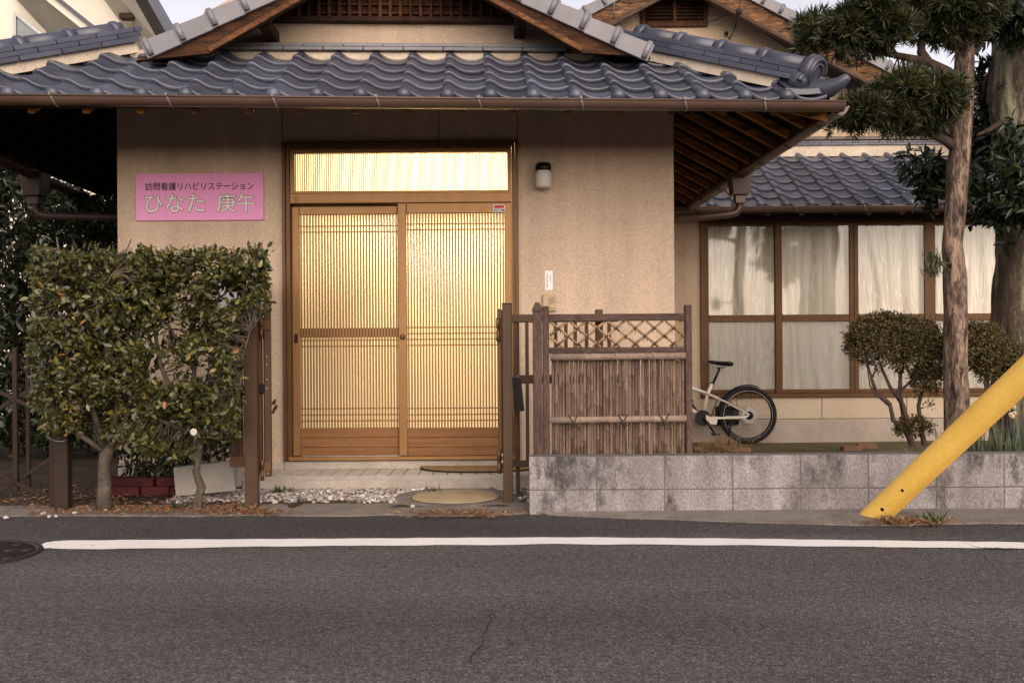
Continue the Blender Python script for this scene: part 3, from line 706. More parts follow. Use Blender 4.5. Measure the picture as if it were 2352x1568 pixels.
# timber sill and lattice
zs0, zs1 = g_at(900, 51, YG-.05).z, g_at(900, 40, YG-.05).z
m = MB().box(GXC-1.0, GXC+1.0, YG-.07, YG+.005, zs0, zs1, .004); lpart('gable_sill', m, 'wood_dark')
m = MB().prism([(GXC-.95, YG-.012, zs1), (GXC+.95, YG-.012, zs1), (GXC, YG-.012, zs1+.50)], (0,.01,0)); lpart('lattice_back', m, 'wood_burnt')
x = GXC - .84
while x < GXC + .86:
    h = max(.03, .50*(1-abs(x-GXC)/.95)); 
    lpart('lattice_bar', MB().box(x-.011, x+.011, YG-.062, YG-.04, zs1-.012, zs1+h, .002), 'wood_lattice'); x += .0725
for k in range(5):
    z = zs1 + .035 + k*.062; h = .95*(1-(z-zs1)/.5)
    lpart('lattice_bar', MB().box(GXC-h, GXC+h, YG-.038, YG-.022, z-.008, z+.008), 'wood_lattice')
# bargeboards, verge tiles, soffit
for sgn in (-1, 1):
    if sgn > 0: lo = [(1118,0),(1337,122)]; up_ = [(1450,128),(1206,0)]; tt = [(1286,5),(1497,104)]
    else: lo = [(697,0),(481,123)]; up_ = [(312,140),(556,3)]; tt = [(537,0),(328,97)]
    A, B = g_at(*lo[0], YB), g_at(*lo[1], YB); Cc, Dd = g_at(*up_[0], YB), g_at(*up_[1], YB)
    # extend to the gable's apex
    ex = lambda p, q: p + (p - q)*((GXC - p.x)/((p - q).x)) if abs((p-q).x) > 1e-6 else p
    A2, D2 = ex(A, B), ex(Dd, Cc)
    m = MB().prism([A2, B, Cc, D2], (0, .045, 0)); lpart('bargeboard', m, 'wood_burnt')
    n0 = (A2 - B).normalized(); m = MB().beam(B + Vector((0,-.012,.018)), A2 + Vector((0,-.012,.018)), .02, .035, (0,0,1), .004); lpart('barge_moulding', m, 'wood_mid')
    T0, T1 = g_at(*tt[0], YB-.03), g_at(*tt[1], YB-.03); T0, T1 = (T0, T1) if T0.z > T1.z else (T1, T0)
    T2 = ex(T0, T1)
    U1 = g_at(*up_[0], YB-.03); U2 = ex(g_at(*up_[1], YB-.03), U1)
    # roof slab behind the verge
    m = MB(); off = Vector((0,.035,-.02)); pts = [T2+off, T1+off]; q = Vector((0, 3.4, 0))
    m.add([T2+off, T1+off, T1+off+q, T2+off+q, T2+off-Vector((0,0,.05)), T1+off-Vector((0,0,.05)), T1+off+q-Vector((0,0,.05)), T2+off+q-Vector((0,0,.05))],
          [(0,1,2,3),(7,6,5,4),(0,4,5,1),(1,5,6,2),(2,6,7,3),(3,7,4,0)]); lpart('gable_roof', m, 'tile')
    m = MB(); off = Vector((0,.05,-.075)); m.add([T2+off, T1+off, T1+off+Vector((0,.5,0)), T2+off+Vector((0,.5,0))], [(0,1,2,3)]); lpart('gable_soffit', m, 'wood_dark')
    # verge tiles: stepped faces, each with a round cover
    dv = (T2 - T1); L = dv.length; dv.normalize(); nrm = Vector((-dv.z, 0, dv.x)); nrm = nrm if nrm.z > 0 else -nrm
    hface = abs((U1 - T1).dot(nrm)); hface2 = abs((U2 - T2).dot(nrm))
    s0 = -.02; k = 0
    while s0 < L:
        a = T1 + dv*s0; b = T1 + dv*min(s0+.245, L+.02); hf = .115
        lift = nrm*.012
        m = MB(); m.hexa([a - nrm*hf, b - nrm*hf*1.0 - lift*.5, b - nrm*hf + Vector((0,.03,0)) - lift*.5, a - nrm*hf + Vector((0,.03,0)), a + lift, b - lift*.4, b + Vector((0,.20,0)) - lift*.4, a + Vector((0,.20,0)) + lift], .004)
        lpart('verge_tile', m, 'tile_pale')
        m = MB(); c = a + dv*.035 + Vector((0,-.006,0)); m.tube([c - nrm*hf*.90, c + nrm*.014], .020, 12)
        lpart('verge_roll', m, 'tile_pale')
        s0 += .235
    # purlin end
    pz = B + (A2-B)*.30; lpart('purlin', MB().box(pz.x-.04, pz.x+.04, YB+.12, YG+.02, pz.z+.0, pz.z+.08, .01), 'wood_dark')

# ------------------------------------------------------------------ entrance: frame, transom, two sliding doors
YD = DF - .03                                    # front of the frame
def bx(mb, u0, u1, v0, v1, y0, y1, c=.002, D=None):
    D = D or y0; a = P((u0+u1)/2, v0, D); b = P((u0+u1)/2, v1, D); um = (v0+v1)/2
    # nearly level parts: use the mean height / mean place so the box stays square
    return mb.box(PX(u0, D, um), PX(u1, D, um), y0, y1, b.z, a.z, c)
V0 = 700
def X(u): return PX(u, YD, V0)
def Z(v): return PZ(v, YD, 920)
def fb(mb, u0, u1, v0, v1, y0, y1, c=.002): return mb.box(X(u0), X(u1), y0, y1, Z(v1), Z(v0), c)
frame_mb = MB()
fb(frame_mb, 650, 657, 325, 1056, YD-.012, DF+.06, .003); fb(frame_mb, 657.2, 667, 330, 1056, YD+.004, DF+.10, .003)
fb(frame_mb, 1185, 1192, 325, 1056, YD-.012, DF+.06, .003); fb(frame_mb, 1177, 1184.8, 330, 1056, YD+.004, DF+.10, .003)
fb(frame_mb, 657.2, 1184.8, 325, 332, YD-.012, DF+.06, .003); fb(frame_mb, 667.2, 1176.8, 332.2, 341, YD+.004, DF+.10, .003)
fb(frame_mb, 667.2, 914, 466.2, 472.5, YD+.088, DF+.10, .002)
door_frame = part('door_frame', frame_mb, 'bronze_dark', house, 'brown metal frame round the lit entrance door')
mb = MB(); fb(mb, 667.2, 1176.8, 443, 466, YD-.004, DF+.10, .004); part('transom_rail', mb, 'bronze', door_frame)
mb = MB(); fb(mb, 660, 1184, 1047.5, 1056, YD-.008, DF+.12, .003); part('threshold', mb, 'bronze', door_frame)
mb = MB(); fb(mb, 690, 915, 1044.8, 1047.3, YD-.002, YD+.01, .001); part('rail_strip', mb, 'steel', door_frame)
mb = MB(); fb(mb, 667.2, 676, 341.2, 442.8, YD+.014, DF+.08); fb(mb, 1167, 1176.8, 341.2, 442.8, YD+.014, DF+.08); fb(mb, 676.2, 1166.8, 341.2, 350, YD+.014, DF+.08); fb(mb, 676.2, 1166.8, 437, 442.8, YD+.014, DF+.08); part('transom_sash', mb, 'bronze', door_frame)
mb = MB(); fb(mb, 674, 1169, 348, 439, YD+.05, YD+.056, 0); part('transom_pane', mb, 'glass_frost', door_frame)
SLAT_T = MB().box(-.0032, .0032, 0, .012, 0, Z(350)-Z(437), 0).mesh('slat', 'bronze')
n = 97
for i in range(n):
    u = 676 + (i+.5)*(1166.5-676)/n
    obj('slat', SLAT_T, door_frame, Vector((X(u), YD+.034, Z(437))) - world_of(door_frame).translation)
# small key plate on the rail
mb = MB(); c = Vector((X(682.5), YD-.005, Z(456.5))); mb.ring(c, .014, .018, -.003, .002, 20); mb.box(c.x-.007, c.x+.007, c.y-.003, c.y+.002, c.z-.002, c.z+.002); part('key_plate', mb, 'bronze_dark', door_frame)

def sliding_door(uL, uR, stL, stR, yf, top0, hbars, band, gl0, gl1, label):
    d = MB()
    fb(d, uL, stL, top0, 1047, yf, yf+.035, .004); fb(d, stR, uR, top0, 1047, yf, yf+.035, .004)
    fb(d, stL+.2, stR-.2, top0, 490, yf+.001, yf+.034, .004)
    root = part('sliding_door', d, 'bronze', house, label)
    d = MB(); fb(d, stL+.2, stR-.2, 983, 1005, yf+.002, yf+.034, .003); fb(d, stL+.2, stR-.2, 1005.5, 1027, yf+.004, yf+.034, .003); fb(d, stL+.2, stR-.2, 1027.5, 1047, yf+.002, yf+.034, .003)
    part('kick_panel', d, 'bronze_wood', root)
    d = MB(); fb(d, stL-2, stR+2, 488, 985, yf+.022, yf+.027, 0); part('pane', d, 'glass_frost', root)
    rw = world_of(root).translation
    S = MB().box(-.0064, .0064, 0, .010, 0, Z(490.4)-Z(983), .001).mesh('slat', 'bronze')
    n = round((stR-stL)/6.95)
    for i in range(n):
        u = stL + (i+.5)*(stR-stL)/n; obj('slat', S, root, Vector((X(u), yf+.008, Z(983))) - rw)
    for v, h in hbars:
        d = MB(); fb(d, stL+.2, stR-.2, v-h, v+h, yf+.004, yf+.0075, .001); part('cross_slat', d, 'bronze', root)
    if band:
        d = MB(); fb(d, stL+.2, stR-.2, band[0], band[1], yf+.014, yf+.0215, .001); part('middle_rail', d, 'bronze_dark', root)
    return root
hb_l = [(516.5,1.5),(530,1.5),(780,1.5),(794,1.5),(938,1.5),(952.5,1.5),(966.5,1.5)]
dl = sliding_door(667.4, 925, 685, 912, YD+.050, 471, hb_l, (752,774), 0, 0, 'left sliding door leaf with a solid middle rail behind its slats')
hb_r = [(514.5,1.5),(527.5,1.5),(752,1.5),(766,1.5),(779.5,1.5),(793,1.5),(938,1.5),(952.5,1.5),(966.5,1.5)]
dr = sliding_door(914, 1176.8, 934, 1160, YD+.008, 466.2, hb_r, None, 0, 0, 'right sliding door leaf with a round lock on its stile')
d = MB(); c = Vector((X(676), YD+.049, Z(775))); d.box(c.x-.012, c.x+.012, c.y-.003, c.y+.003, c.z-.034, c.z+.03, .002); d.box(c.x-.004,c.x+.004,c.y-.01,c.y+.0,c.z-.03,c.z-.012,.002); part('pull_handle', d, 'black_plastic', dl)
d = MB(); c = Vector((X(924), YD+.008, Z(773.5))); d.lathe([(.0001,.012),(.012,.013),(.018,.010),(.0215,.002),(.0215,0)], c, 24, 'Y'); d.box(c.x-.002,c.x+.002,c.y-.0155,c.y-.011,c.z-.006,c.z+.006); part('lock', d, 'bronze_dark', dr)
# lit hall behind the doors
rx0, rx1, ry0, ry1, rz0, rz1 = DX0-.05, DX1+.05, DF+.145, 8.9, DZ0-.05, 2.55
mb = MB(); mb.add([(rx0,ry0,rz0),(rx1,ry0,rz0),(rx1,ry1,rz0),(rx0,ry1,rz0),(rx0,ry0,rz1),(rx1,ry0,rz1),(rx1,ry1,rz1),(rx0,ry1,rz1)], [(0,1,2,3),(4,5,6,7),(1,2,6,5),(2,3,7,6),(3,0,4,7)])
part('hall', mb, 'room_wall', house)
mb = MB(); mb.box(rx0+.02, rx0+.62, 7.60, 8.1, rz0, 1.12, .01); mb.box(rx0+.02, rx1-.02, 8.2, 8.8, rz0, rz0+.30, .01); mb.box(rx0+.10, rx0+.5, 7.65, 7.95, 1.125, 1.40, .03); mb.sphere((rx0+.28, 7.75, 1.62), .22, 12, 8, .9, .7, 1.1); mb.box(-1.03, -1.01, 7.46, 7.48, 1.1, 1.9); mb.sphere((-1.05, 7.46, 1.55), .13, 12, 8, 1, .5, 1.9); mb.sphere((-.82, 7.50, 1.30), .09, 12, 8, 1, .5, 2.2); part('hall_cabinet_blockers', mb, 'room_dark', house)  # unseen cabinet, with pole and ellipsoids added to darken the left door pane
mb = MB(); mb.box(rx0+.9, rx1-.05, 7.50, 7.9, rz0, rz0+.14, .01); part('hall_shoe_step', mb, 'room_dark', house)
lm = bpy.data.materials.new('lamp_glow'); lm.use_nodes = True; lb = lm.node_tree.nodes['Principled BSDF']; lb.inputs['Emission Color'].default_value = (1,.80,.48,1); lb.inputs['Emission Strength'].default_value = 30; MATS['lamp_glow'] = lm
lx = PX(1000, 7.52); ly, lz = 7.54, 2.475
ceil = thing('ceiling_lamp', 'glowing round ceiling lamp in the hall behind the frosted transom', 'lamp', (lx, ly, lz))
mb = MB(); mb.lathe([(.001,-.05),(.10,-.045),(.14,-.02),(.145,.02),(.13,.05),(.001,.05)], (lx,ly,lz), 20); part('shade', mb, 'lamp_glow', ceil)
mb = MB(); mb.lathe([(.06,.05),(.06,.074)], (lx,ly,lz), 14); part('mount', mb, 'white', ceil)
ld = bpy.data.lights.new('hall_lamp', 'POINT'); ld.energy = 430; ld.color = (1.0,.88,.64); ld.shadow_soft_size = .12
lo_ = bpy.data.objects.new('hall_lamp', ld); COL.objects.link(lo_); lo_.location = (lx, ly, lz-.15)
# porch step
SY = 6.83; sz = PZ(1094, SY, 920)
sx0, sx1 = PX(553, SY, 1094), PX(1300, SY, 1094)
step = thing('porch_step', 'low concrete porch step with pale tiles below the door', 'step', ((sx0+sx1)/2, SY, 0))
part('step_base', MB().box(sx0, sx1, SY, DF-.022, -.1, sz-.006, .012), 'concrete', step)
part('grout_bed', MB().box(sx0+.012, sx1-.012, SY+.036, DF-.024, sz-.02, sz-.0005), 'grout', step)
tm = MB().box(-.0462, .0462, -.0962, .0962, 0, .007, .0015).mesh('step_tile', 'step_tile')
nx = int((sx1-sx0-.02)/.1)
part('step_nosing', MB().box(sx0, sx1, SY-.001, SY+.035, sz-.03, sz+.004, .006), 'concrete_pale', step)
for i in range(nx):
    for j in range(2):
        obj('step_tile', tm, step, Vector((sx0+.06+i*.1, SY + .038 + .1 + j*.2, sz-.003+random.uniform(0,.0006))) - Vector(step.location))
# ------------------------------------------------------------------ things on the facade
def text_mb(body, x0, x1, zc, y, offset=0.0, ext=.0008, hmax=None):
    cu = bpy.data.curves.new('t', 'FONT'); cu.body = body; cu.size = 1; cu.extrude = 0.0; cu.offset = offset; cu.resolution_u = 4
    ob = bpy.data.objects.new('t', cu); COL.objects.link(ob); bpy.context.view_layer.update()
    dg = bpy.context.evaluated_depsgraph_get(); me = bpy.data.meshes.new_from_object(ob.evaluated_get(dg))
    co = np.array([tuple(v.co) for v in me.vertices]); fs = [list(p.vertices) for p in me.polygons]
    COL.objects.unlink(ob); bpy.data.objects.remove(ob); bpy.data.curves.remove(cu); bpy.data.meshes.remove(me)
    mn, mxx = co.min(0), co.max(0); s = (x1-x0)/(mxx[0]-mn[0]); sy = s if hmax is None else hmax/(mxx[1]-mn[1])
    vs = [(x0+(c[0]-mn[0])*s, y, zc+(c[1]-(mn[1]+mxx[1])/2)*sy) for c in co]
    mb = MB(); mb.add(vs, fs); return mb
DS = DF - .02
def sX(u, v=450): return PX(u, DS, v)
def sZ(v, u=458): return PZ(v, DS, u)
sign = thing('sign', 'pink signboard with dark and cream Japanese lettering on the facade', 'sign', (sX(458), DS, sZ(506)))
part('panel', MB().box(sX(312), sX(605), DS, DF-.001, sZ(506), sZ(398), .002), 'pink', sign)
part('lettering', text_mb('訪問看護リハビリステーション', sX(334), sX(583), sZ(428), DS-.0012, .012, hmax=sZ(419)-sZ(437.5)), 'ink', sign, 'dark line of Japanese lettering')
for (b, a0, a1) in (('ひなた', 333, 470), ('庚午', 499, 586)):
    part('lettering_outline', text_mb(b, sX(a0)-.003, sX(a1)+.003, sZ(466.5), DS-.0012, .024, hmax=sZ(444)-sZ(489)), 'ink_grey', sign)
    part('lettering', text_mb(b, sX(a0), sX(a1), sZ(466.5), DS-.0026, .004, hmax=sZ(445.5)-sZ(487.5)), 'letter', sign, 'large cream Japanese lettering')
# security sticker on the right door leaf
sy = YD + .007
stk = thing('sticker', 'small white sticker with a red bar and lettering on the door corner', 'sticker', (X(1147.5), sy, Z(488)))
part('label_plate', MB().box(X(1134.5), X(1161), sy-.0016, sy, Z(488), Z(471.5), 0), 'white', stk)
part('red_bar', MB().box(X(1136.5), X(1159), sy-.0028, sy-.0017, Z(479.5), Z(473), 0), 'red', stk)
part('lettering', text_mb('SECOM', X(1136), X(1160), Z(483.7), sy-.0024, .02), 'ink', stk)
# wall lamp
c = P(1248, 404, DF-.075)
lamp = thing('wall_lamp', 'unlit wall lamp with white glass jar and black cap right of the door', 'lamp', (c.x, DF-.075, PZ(434, DF, 1248)))
zt, zm, zbt = PZ(374, DF-.075, 1248), PZ(391, DF-.075, 1248), PZ(432, DF-.075, 1248)
part('cap', MB().lathe([(.001,zt),(.045,zt-.002),(.056,zt-.012),(.059,zm+.012),(.057,zm-.004),(.001,zm-.004)], (c.x,DF-.075,0), 24).box(c.x-.04, c.x+.04, DF-.06, DF-.002, zm+.0, zt-.006, .008), 'black_gloss', lamp)
part('glass_jar', MB().lathe([(.046,zm-.002),(.050,zm-.012),(.057,zm-.018),(.0595,zm-.03),(.0595,zbt+.016),(.054,zbt+.004),(.045,zbt),(.001,zbt)], (c.x,DF-.075,0), 28), 'milk_glass', lamp)
part('base_plate', MB().box(c.x-.045, c.x+.045, DF-.016, DF-.001, zm-.02, zt+.005, .006), 'black_gloss', lamp)
# notice strip and intercom
x0, x1 = PX(1251.5, DF, 644), PX(1269.5, DF, 644); z0, z1 = PZ(666, DF, 1260), PZ(621.5, DF, 1260)
nts = thing('notice', 'narrow white notice strip above the intercom', 'notice', ((x0+x1)/2, DF, z0))
part('paper', MB().box(x0, x1, DF-.004, DF-.001, z0, z1, 0), 'white', nts)
m = MB(); random.seed(3)
for cx_, n_, zst in ((.28, 11, .022), (.70, 5, .034)):
    z = z1 - zst
    for k in range(n_):
        for q in range(3): 
            h = .0016; m.box(x0+(x1-x0)*cx_-.004*random.random()-.001, x0+(x1-x0)*cx_+.004*random.random()+.001, DF-.0052, DF-.0042, z-q*.0028-h, z-q*.0028)
        z -= .0098
part('print', m, 'ink_grey', nts)
x0, x1 = PX(1246, DF, 696), PX(1277.5, DF, 696); z0, z1 = PZ(714.5, DF, 1262), PZ(676, DF, 1262)
ic = thing('intercom', 'beige intercom box beside the wooden fence post', 'intercom', ((x0+x1)/2, DF, z0))
part('housing', MB().box(x0, x1, DF-.032, DF-.001, z0, z1, .006), 'intercom', ic)
part('speaker_face', MB().hexa([(x0+.045,DF-.034,z0+.04),(x0+.088,DF-.034,z0+.06),(x0+.088,DF-.030,z0+.06),(x0+.045,DF-.030,z0+.04),(x0+.040,DF-.034,z1-.028),(x0+.088,DF-.034,z1-.016),(x0+.088,DF-.030,z1-.016),(x0+.040,DF-.030,z1-.028)]), 'intercom_dark', ic)
part('call_button', MB().box(x0+.05, x1-.012, DF-.037, DF-.030, z0+.016, z0+.028, .002), 'intercom_dark', ic)
# maple sprig at the wall's foot is added with the plants

# ------------------------------------------------------------------ garden wing
DW = 11.15; s0 = F/DW
def wX(u, v=700): return PX(u, DW, v)
def wZ(v, u=1900): return PZ(v, DW, u)
WX1 = 6.6
win_x0, win_x1, wz_b, wz_t = wX(1608), wX(2345), wZ(912), wZ(503)
mb = MB(); mb.box(XR-.6, win_x0, DW, DW+.15, -.2, 2.68); mb.box(win_x1, WX1, DW, DW+.15, -.2, 2.68); mb.box(win_x0, win_x1, DW, DW+.15, wz_t, 2.68)
part('wing_wall', mb, 'stucco', house)
zj = wZ(962, 1800)
x = win_x0 - 1.5
k = 0
while x < WX1:
    x1 = x + .95; part('plinth_panel', MB().box(x+.003, x1-.003, DW-.018, DW+.14, zj+.003, wz_b-.003, .004), 'plinth_panel', house); x = x1
part('plinth', MB().box(XR-.6, WX1, DW-.030, DW+.14, -.3, zj-.002, .006), 'plinth', house)
# window
fm = MB()
def wb(mb, u0, u1, v0, v1, y0, y1, c=.004): return mb.box(wX(u0), wX(u1), y0, y1, wZ(v1), wZ(v0), c)
wb(fm, 1608, 1618, 503, 912, DW-.035, DW+.10); wb(fm, 2335, 2345, 503, 912, DW-.035, DW+.10); wb(fm, 1618.2, 2334.8, 503, 512, DW-.035, DW+.10); wb(fm, 1618.2, 2334.8, 902, 912, DW-.04, DW+.10)
win = part('window', fm, 'window_frame', house, 'wide four-pane garden window in a dark brown frame')
wroot = win
for i, (u0, u1, g0, g1) in enumerate(((1618.4,1796,1628,1779.5),(1780,1960,1795.5,1950),(1960.3,2147,1970.5,2122),(2124,2334.6,2148.5,2320))):
    yf = DW - .012 + (.0 if i % 3 == 0 else -.018) ; yf = DW-.005 if i in (0, 3) else DW-.026
    m = MB(); wb(m, u0, g0, 512.2, 901.8, yf, yf+.03); wb(m, g1, u1, 512.2, 901.8, yf, yf+.03)
    wb(m, g0+.2, g1-.2, 512.4, 517, yf+.001, yf+.029); wb(m, g0+.2, g1-.2, 722, 738, yf+.001, yf+.029); wb(m, g0+.2, g1-.2, 893, 901.6, yf+.001, yf+.029)
    part('sash', m, 'window_frame', wroot)
    m = MB(); wb(m, g0-1, g1+1, 516, 723, yf+.014, yf+.018, 0); part('pane', m, 'glass', wroot)
    m = MB(); wb(m, g0-1, g1+1, 737, 894, yf+.014, yf+.018, 0); part('pane', m, 'glass_hazy', wroot, 'frosted lower pane')
part('window_head_shadow', MB().box(wX(1603), wX(2350), DW-.13, DW-.036, wZ(511), wZ(498), .004), 'wood_dark', house)  # dark strip added at the window head in place of the eave's shadow
# dim room behind, curtains
m = MB(); m.add([(win_x0-.2,DW+.155,wz_b-.1),(win_x1+.2,DW+.155,wz_b-.1),(win_x1+.2,DW+1.6,wz_b-.1),(win_x0-.2,DW+1.6,wz_b-.1),(win_x0-.2,DW+.155,wz_t+.2),(win_x1+.2,DW+.155,wz_t+.2),(win_x1+.2,DW+1.6,wz_t+.2),(win_x0-.2,DW+1.6,wz_t+.2)], [(0,1,2,3),(4,5,6,7),(1,2,6,5),(2,3,7,6),(3,0,4,7)])
part('wing_room', m, 'room_wall', house)
def curtain(u0, u1, label, seed):
    random.seed(seed); x0, x1 = wX(u0), wX(u1); z0, z1 = wz_b+.02, wz_t-.03; nx, nz = 90, 40; vs = []
    ph = [random.uniform(0, 6.28) for _ in range(8)]; fr = [random.uniform(7, 12), random.uniform(15, 22), random.uniform(28, 40)]
    for j in range(nz+1):
        v = j/nz
        for i in range(nx+1):
            q = i/nx; xx = q*(x1-x0)
            sway = .05*math.sin(2.4*v+ph[0]) * math.sin(3*q+ph[1]) + .03*math.sin(5*v+ph[2])*math.sin(7*q+ph[5])
            am = .35 + .65*v if False else (.55 + .45*math.sin(3.1*v+ph[3]+4*q))
            y = DW+.085 + (.024*math.sin(fr[0]*(xx+sway)*2.2+ph[4]) + .022*am*math.sin(fr[1]*(xx+sway*1.5)*2+ph[5])) + .010*math.sin(fr[2]*(xx+sway*2)*1.8+ph[6]+2*v)*am
            vs.append((x0+xx, y, z0+(z1-z0)*v))
    m = MB(); m.smooth = True; m.add(vs, [(j*(nx+1)+i, j*(nx+1)+i+1, (j+1)*(nx+1)+i+1, (j+1)*(nx+1)+i) for j in range(nz) for i in range(nx)])
    o = solo('curtain', m, 'curtain_bright' if seed == 2 else 'curtain', label, 'curtain', 'cream curtains in the garden window')
    md = o.modifiers.new('t', 'SOLIDIFY'); md.thickness = .002
for (a, b, l, s_) in ((1612,1790,'cream curtain behind the bicycle, first pane from the entrance',1),(1786,1962,'bright cream curtain in the second pane from the entrance',2),(1958,2136,'cream curtain above the clipped shrub, third pane from the entrance',3),(2132,2340,'greyish curtain between the two tree trunks, rightmost pane',4)): curtain(a, b, l, s_)
random.seed(21)
# wing roof
TW = math.atan(.56); EW = 10.55; zE = 2.452
wm = MB(); tw = math.tan(TW); LW = 7.2*EXPO*math.cos(TW)
slab([(XR+.1-1.5,0,-.035),(WX1+.3,0,-.035),(WX1+.3,LW,LW*tw-.035),(XR+.1-1.5,LW,LW*tw-.035)], wm)
wroof = obj('wing_roof', wm.mesh('wing_roof','soffit'), house, Vector((0,EW,zE)) - Vector(house.location)); wroof['label'] = 'low pantile roof above the garden window'
xb = (1746.5-1176+2.2)/216.7 - .105*PITCH
place_tiles(wroof, xb - 6*PITCH, 22, 7, th=TW)
x = XR + .1
while x < WX1: 
    obj('rafter', MB().beam((x,.04,-.09),(x,.75,.75*tw-.09),.045,.055,(0,0,1),.003).mesh('rafter','rafter'), wroof); x += .36
obj('eave_board', MB().beam((XR-1.2,.015,-.065),(WX1+.28,.015,-.065),.02,.05).mesh('eave_board','wood_dark'), wroof)
gw = obj('gutter', gutter_run((XR-.3,-.05,-.035),(WX1+.28,-.05,-.045),.052).mesh('gutter','gutter'), wroof)
for x in np.arange(2.27, 6.5, .72): bracket(gw, (float(x), -.05, -.04), .055)
obj('plaster_bed', MB().box(XR-1.2, WX1+.2, LW-.10, LW+.02, LW*tw-.07, LW*tw+.07).mesh('plaster_bed','plaster'), wroof)
for c_, (z0, dy) in enumerate(((LW*tw+.06, .12), (LW*tw+.092, .10))):
    x = XR - .9 + c_*.14
    while x < WX1: obj('flat_tile', MB().box(x, x+.282, LW-dy, LW+.02, z0, z0+.028, .003).mesh('flat_tile','tile'), wroof); x += .285
obj('flashing', MB().box(XR-1.2, WX1+.2, LW-.12, LW+.02, LW*tw+.124, LW*tw+.165, .005).mesh('flashing','gutter'), wroof)
# rear gable above the wing
YR = 12.06; YRB = 11.66
ap = P(1569, -29, YRB); sl = .534
m = MB(); hw = 3.9; m.prism([(ap.x-hw, YR, ap.z-.30-hw*sl), (ap.x-hw, YR, 3.0), (ap.x+hw, YR, 3.0), (ap.x+hw, YR, ap.z-.30-hw*sl), (ap.x, YR, ap.z+.3)], (0,.15,0)); part('rear_gable_wall', m, 'stucco_rear', house)
m = MB().box(ap.x+hw-.02, ap.x+hw+.1, YR+.15, 17, -.2, 3.0); m.box(ap.x-hw, ap.x+hw, YR+.2, YR+.3, -.2, 3.0); part('rear_wall', m, 'stucco_rear', house)
for sgn in (-1, 1):
    A = Vector((ap.x, YRB, ap.z)); B = Vector((ap.x+sgn*(hw+.4), YRB, ap.z-(hw+.4)*sl)); h = Vector((0,0,.25)); hb = Vector((0,0,.30))
    part('rear_bargeboard', MB().prism([A, B, B+h, A+h], (0,.05,0)), 'wood_pale', house)
    part('barge_moulding', MB().beam(A+Vector((0,-.02,.012)), B+Vector((0,-.02,.012)), .03, .035), 'fence_rail', house)
    part('rear_gable_roof', MB().prism([A+hb, B+hb, B+hb+Vector((0,0,.07)), A+hb+Vector((0,0,.07))], (0,5,0)), 'tile', house)
    part('rear_soffit', MB().prism([A+Vector((0,.05,.24)), B+Vector((0,.05,.24)), B+Vector((0,.05,.29)), A+Vector((0,.05,.29))], (0,.5,0)), 'wood_pale', house)
    dv = (A-B).normalized(); L = (A-B).length; nrm = Vector((-dv.z,0,dv.x)); nrm = nrm if nrm.z > 0 else -nrm; q = 0
    while q < L-.1:
        a = B + hb + dv*q + Vector((0,-.04,.085)); b = a + dv*.245
        part('verge_tile', MB().hexa([a-nrm*.12, b-nrm*.12, b-nrm*.12+Vector((0,.04,0)), a-nrm*.12+Vector((0,.04,0)), a+nrm*.012, b, b+Vector((0,.25,0)), a+Vector((0,.25,0))+nrm*.012], .004), 'tile_pale', house)
        c = a + dv*.03; part('verge_roll', MB().tube([c-nrm*.10+Vector((0,-.006,0)), c+nrm*.012+Vector((0,-.006,0))], .02, 8), 'tile_pale', house); q += .235
# louvred vent
vx0, vx1 = PX(1473, YR-.03, 40), PX(1625, YR-.03, 40); vz0, vz1 = PZ(62, YR-.03, 1550), PZ(-45, YR-.03, 1550)
m = MB(); m.box(vx0, vx0+.05, YR-.05, YR, vz0, vz1-.12, .004); m.box(vx1-.05, vx1, YR-.05, YR, vz0, vz1-.12, .004); m.box(vx0+.051, vx1-.051, YR-.05, YR, vz0, vz0+.05, .004); m.box((vx0+vx1)/2-.02, (vx0+vx1)/2+.02, YR-.055, YR, vz0+.051, vz1, .004)
vent = part('gable_vent', m, 'wood_lattice', house, 'brown louvred gable vent')
part('vent_back', MB().box(vx0+.05, vx1-.05, YR-.012, YR-.004, vz0+.05, vz1-.03), 'barge_black', vent)
for k in range(11):
    z = vz0 + .065 + k*.042
    for (a, b) in ((vx0+.051, (vx0+vx1)/2-.021), ((vx0+vx1)/2+.021, vx1-.051)):
        part('louvre', MB().beam((a, YR-.032, z), (b, YR-.032, z), .04, .008, (0,-.6,1)), 'wood_lattice', vent)
# service cable, hook and stay on the rear gable
p0 = P(1700, -10, YRB-.08); m = MB(); m.tube([p0, P(1698, 40, YRB-.07), P(1690, 60, YRB-.05), P(1676, 92, YR-.08), P(1668, 78, YR-.06)], .006, 6); m.tube([P(1676,92,YR-.08), P(1685,70,YR-.1), P(1697,30,YRB-.08)], .005, 6); m.sphere(P(1668,77,YR-.05), .025, 8, 6); m.sphere(P(1698,28,YRB-.07), .035, 8, 6)
part('service_cable', m, 'cable', house)
part('vent_stay', MB().tube([P(1622,52,YR-.06), P(1645,47,YR-.1), P(1668,34,YRB+.02)], .006, 6), 'cable', house)
part('blue_cable', MB().tube([P(1405,15,YRB-.06), P(1412,6,YRB-.08), P(1409,18,YRB-.08), P(1411,40,YRB-.05), P(1413,58,YR-.05)], .007, 6), 'cable_blue', house)

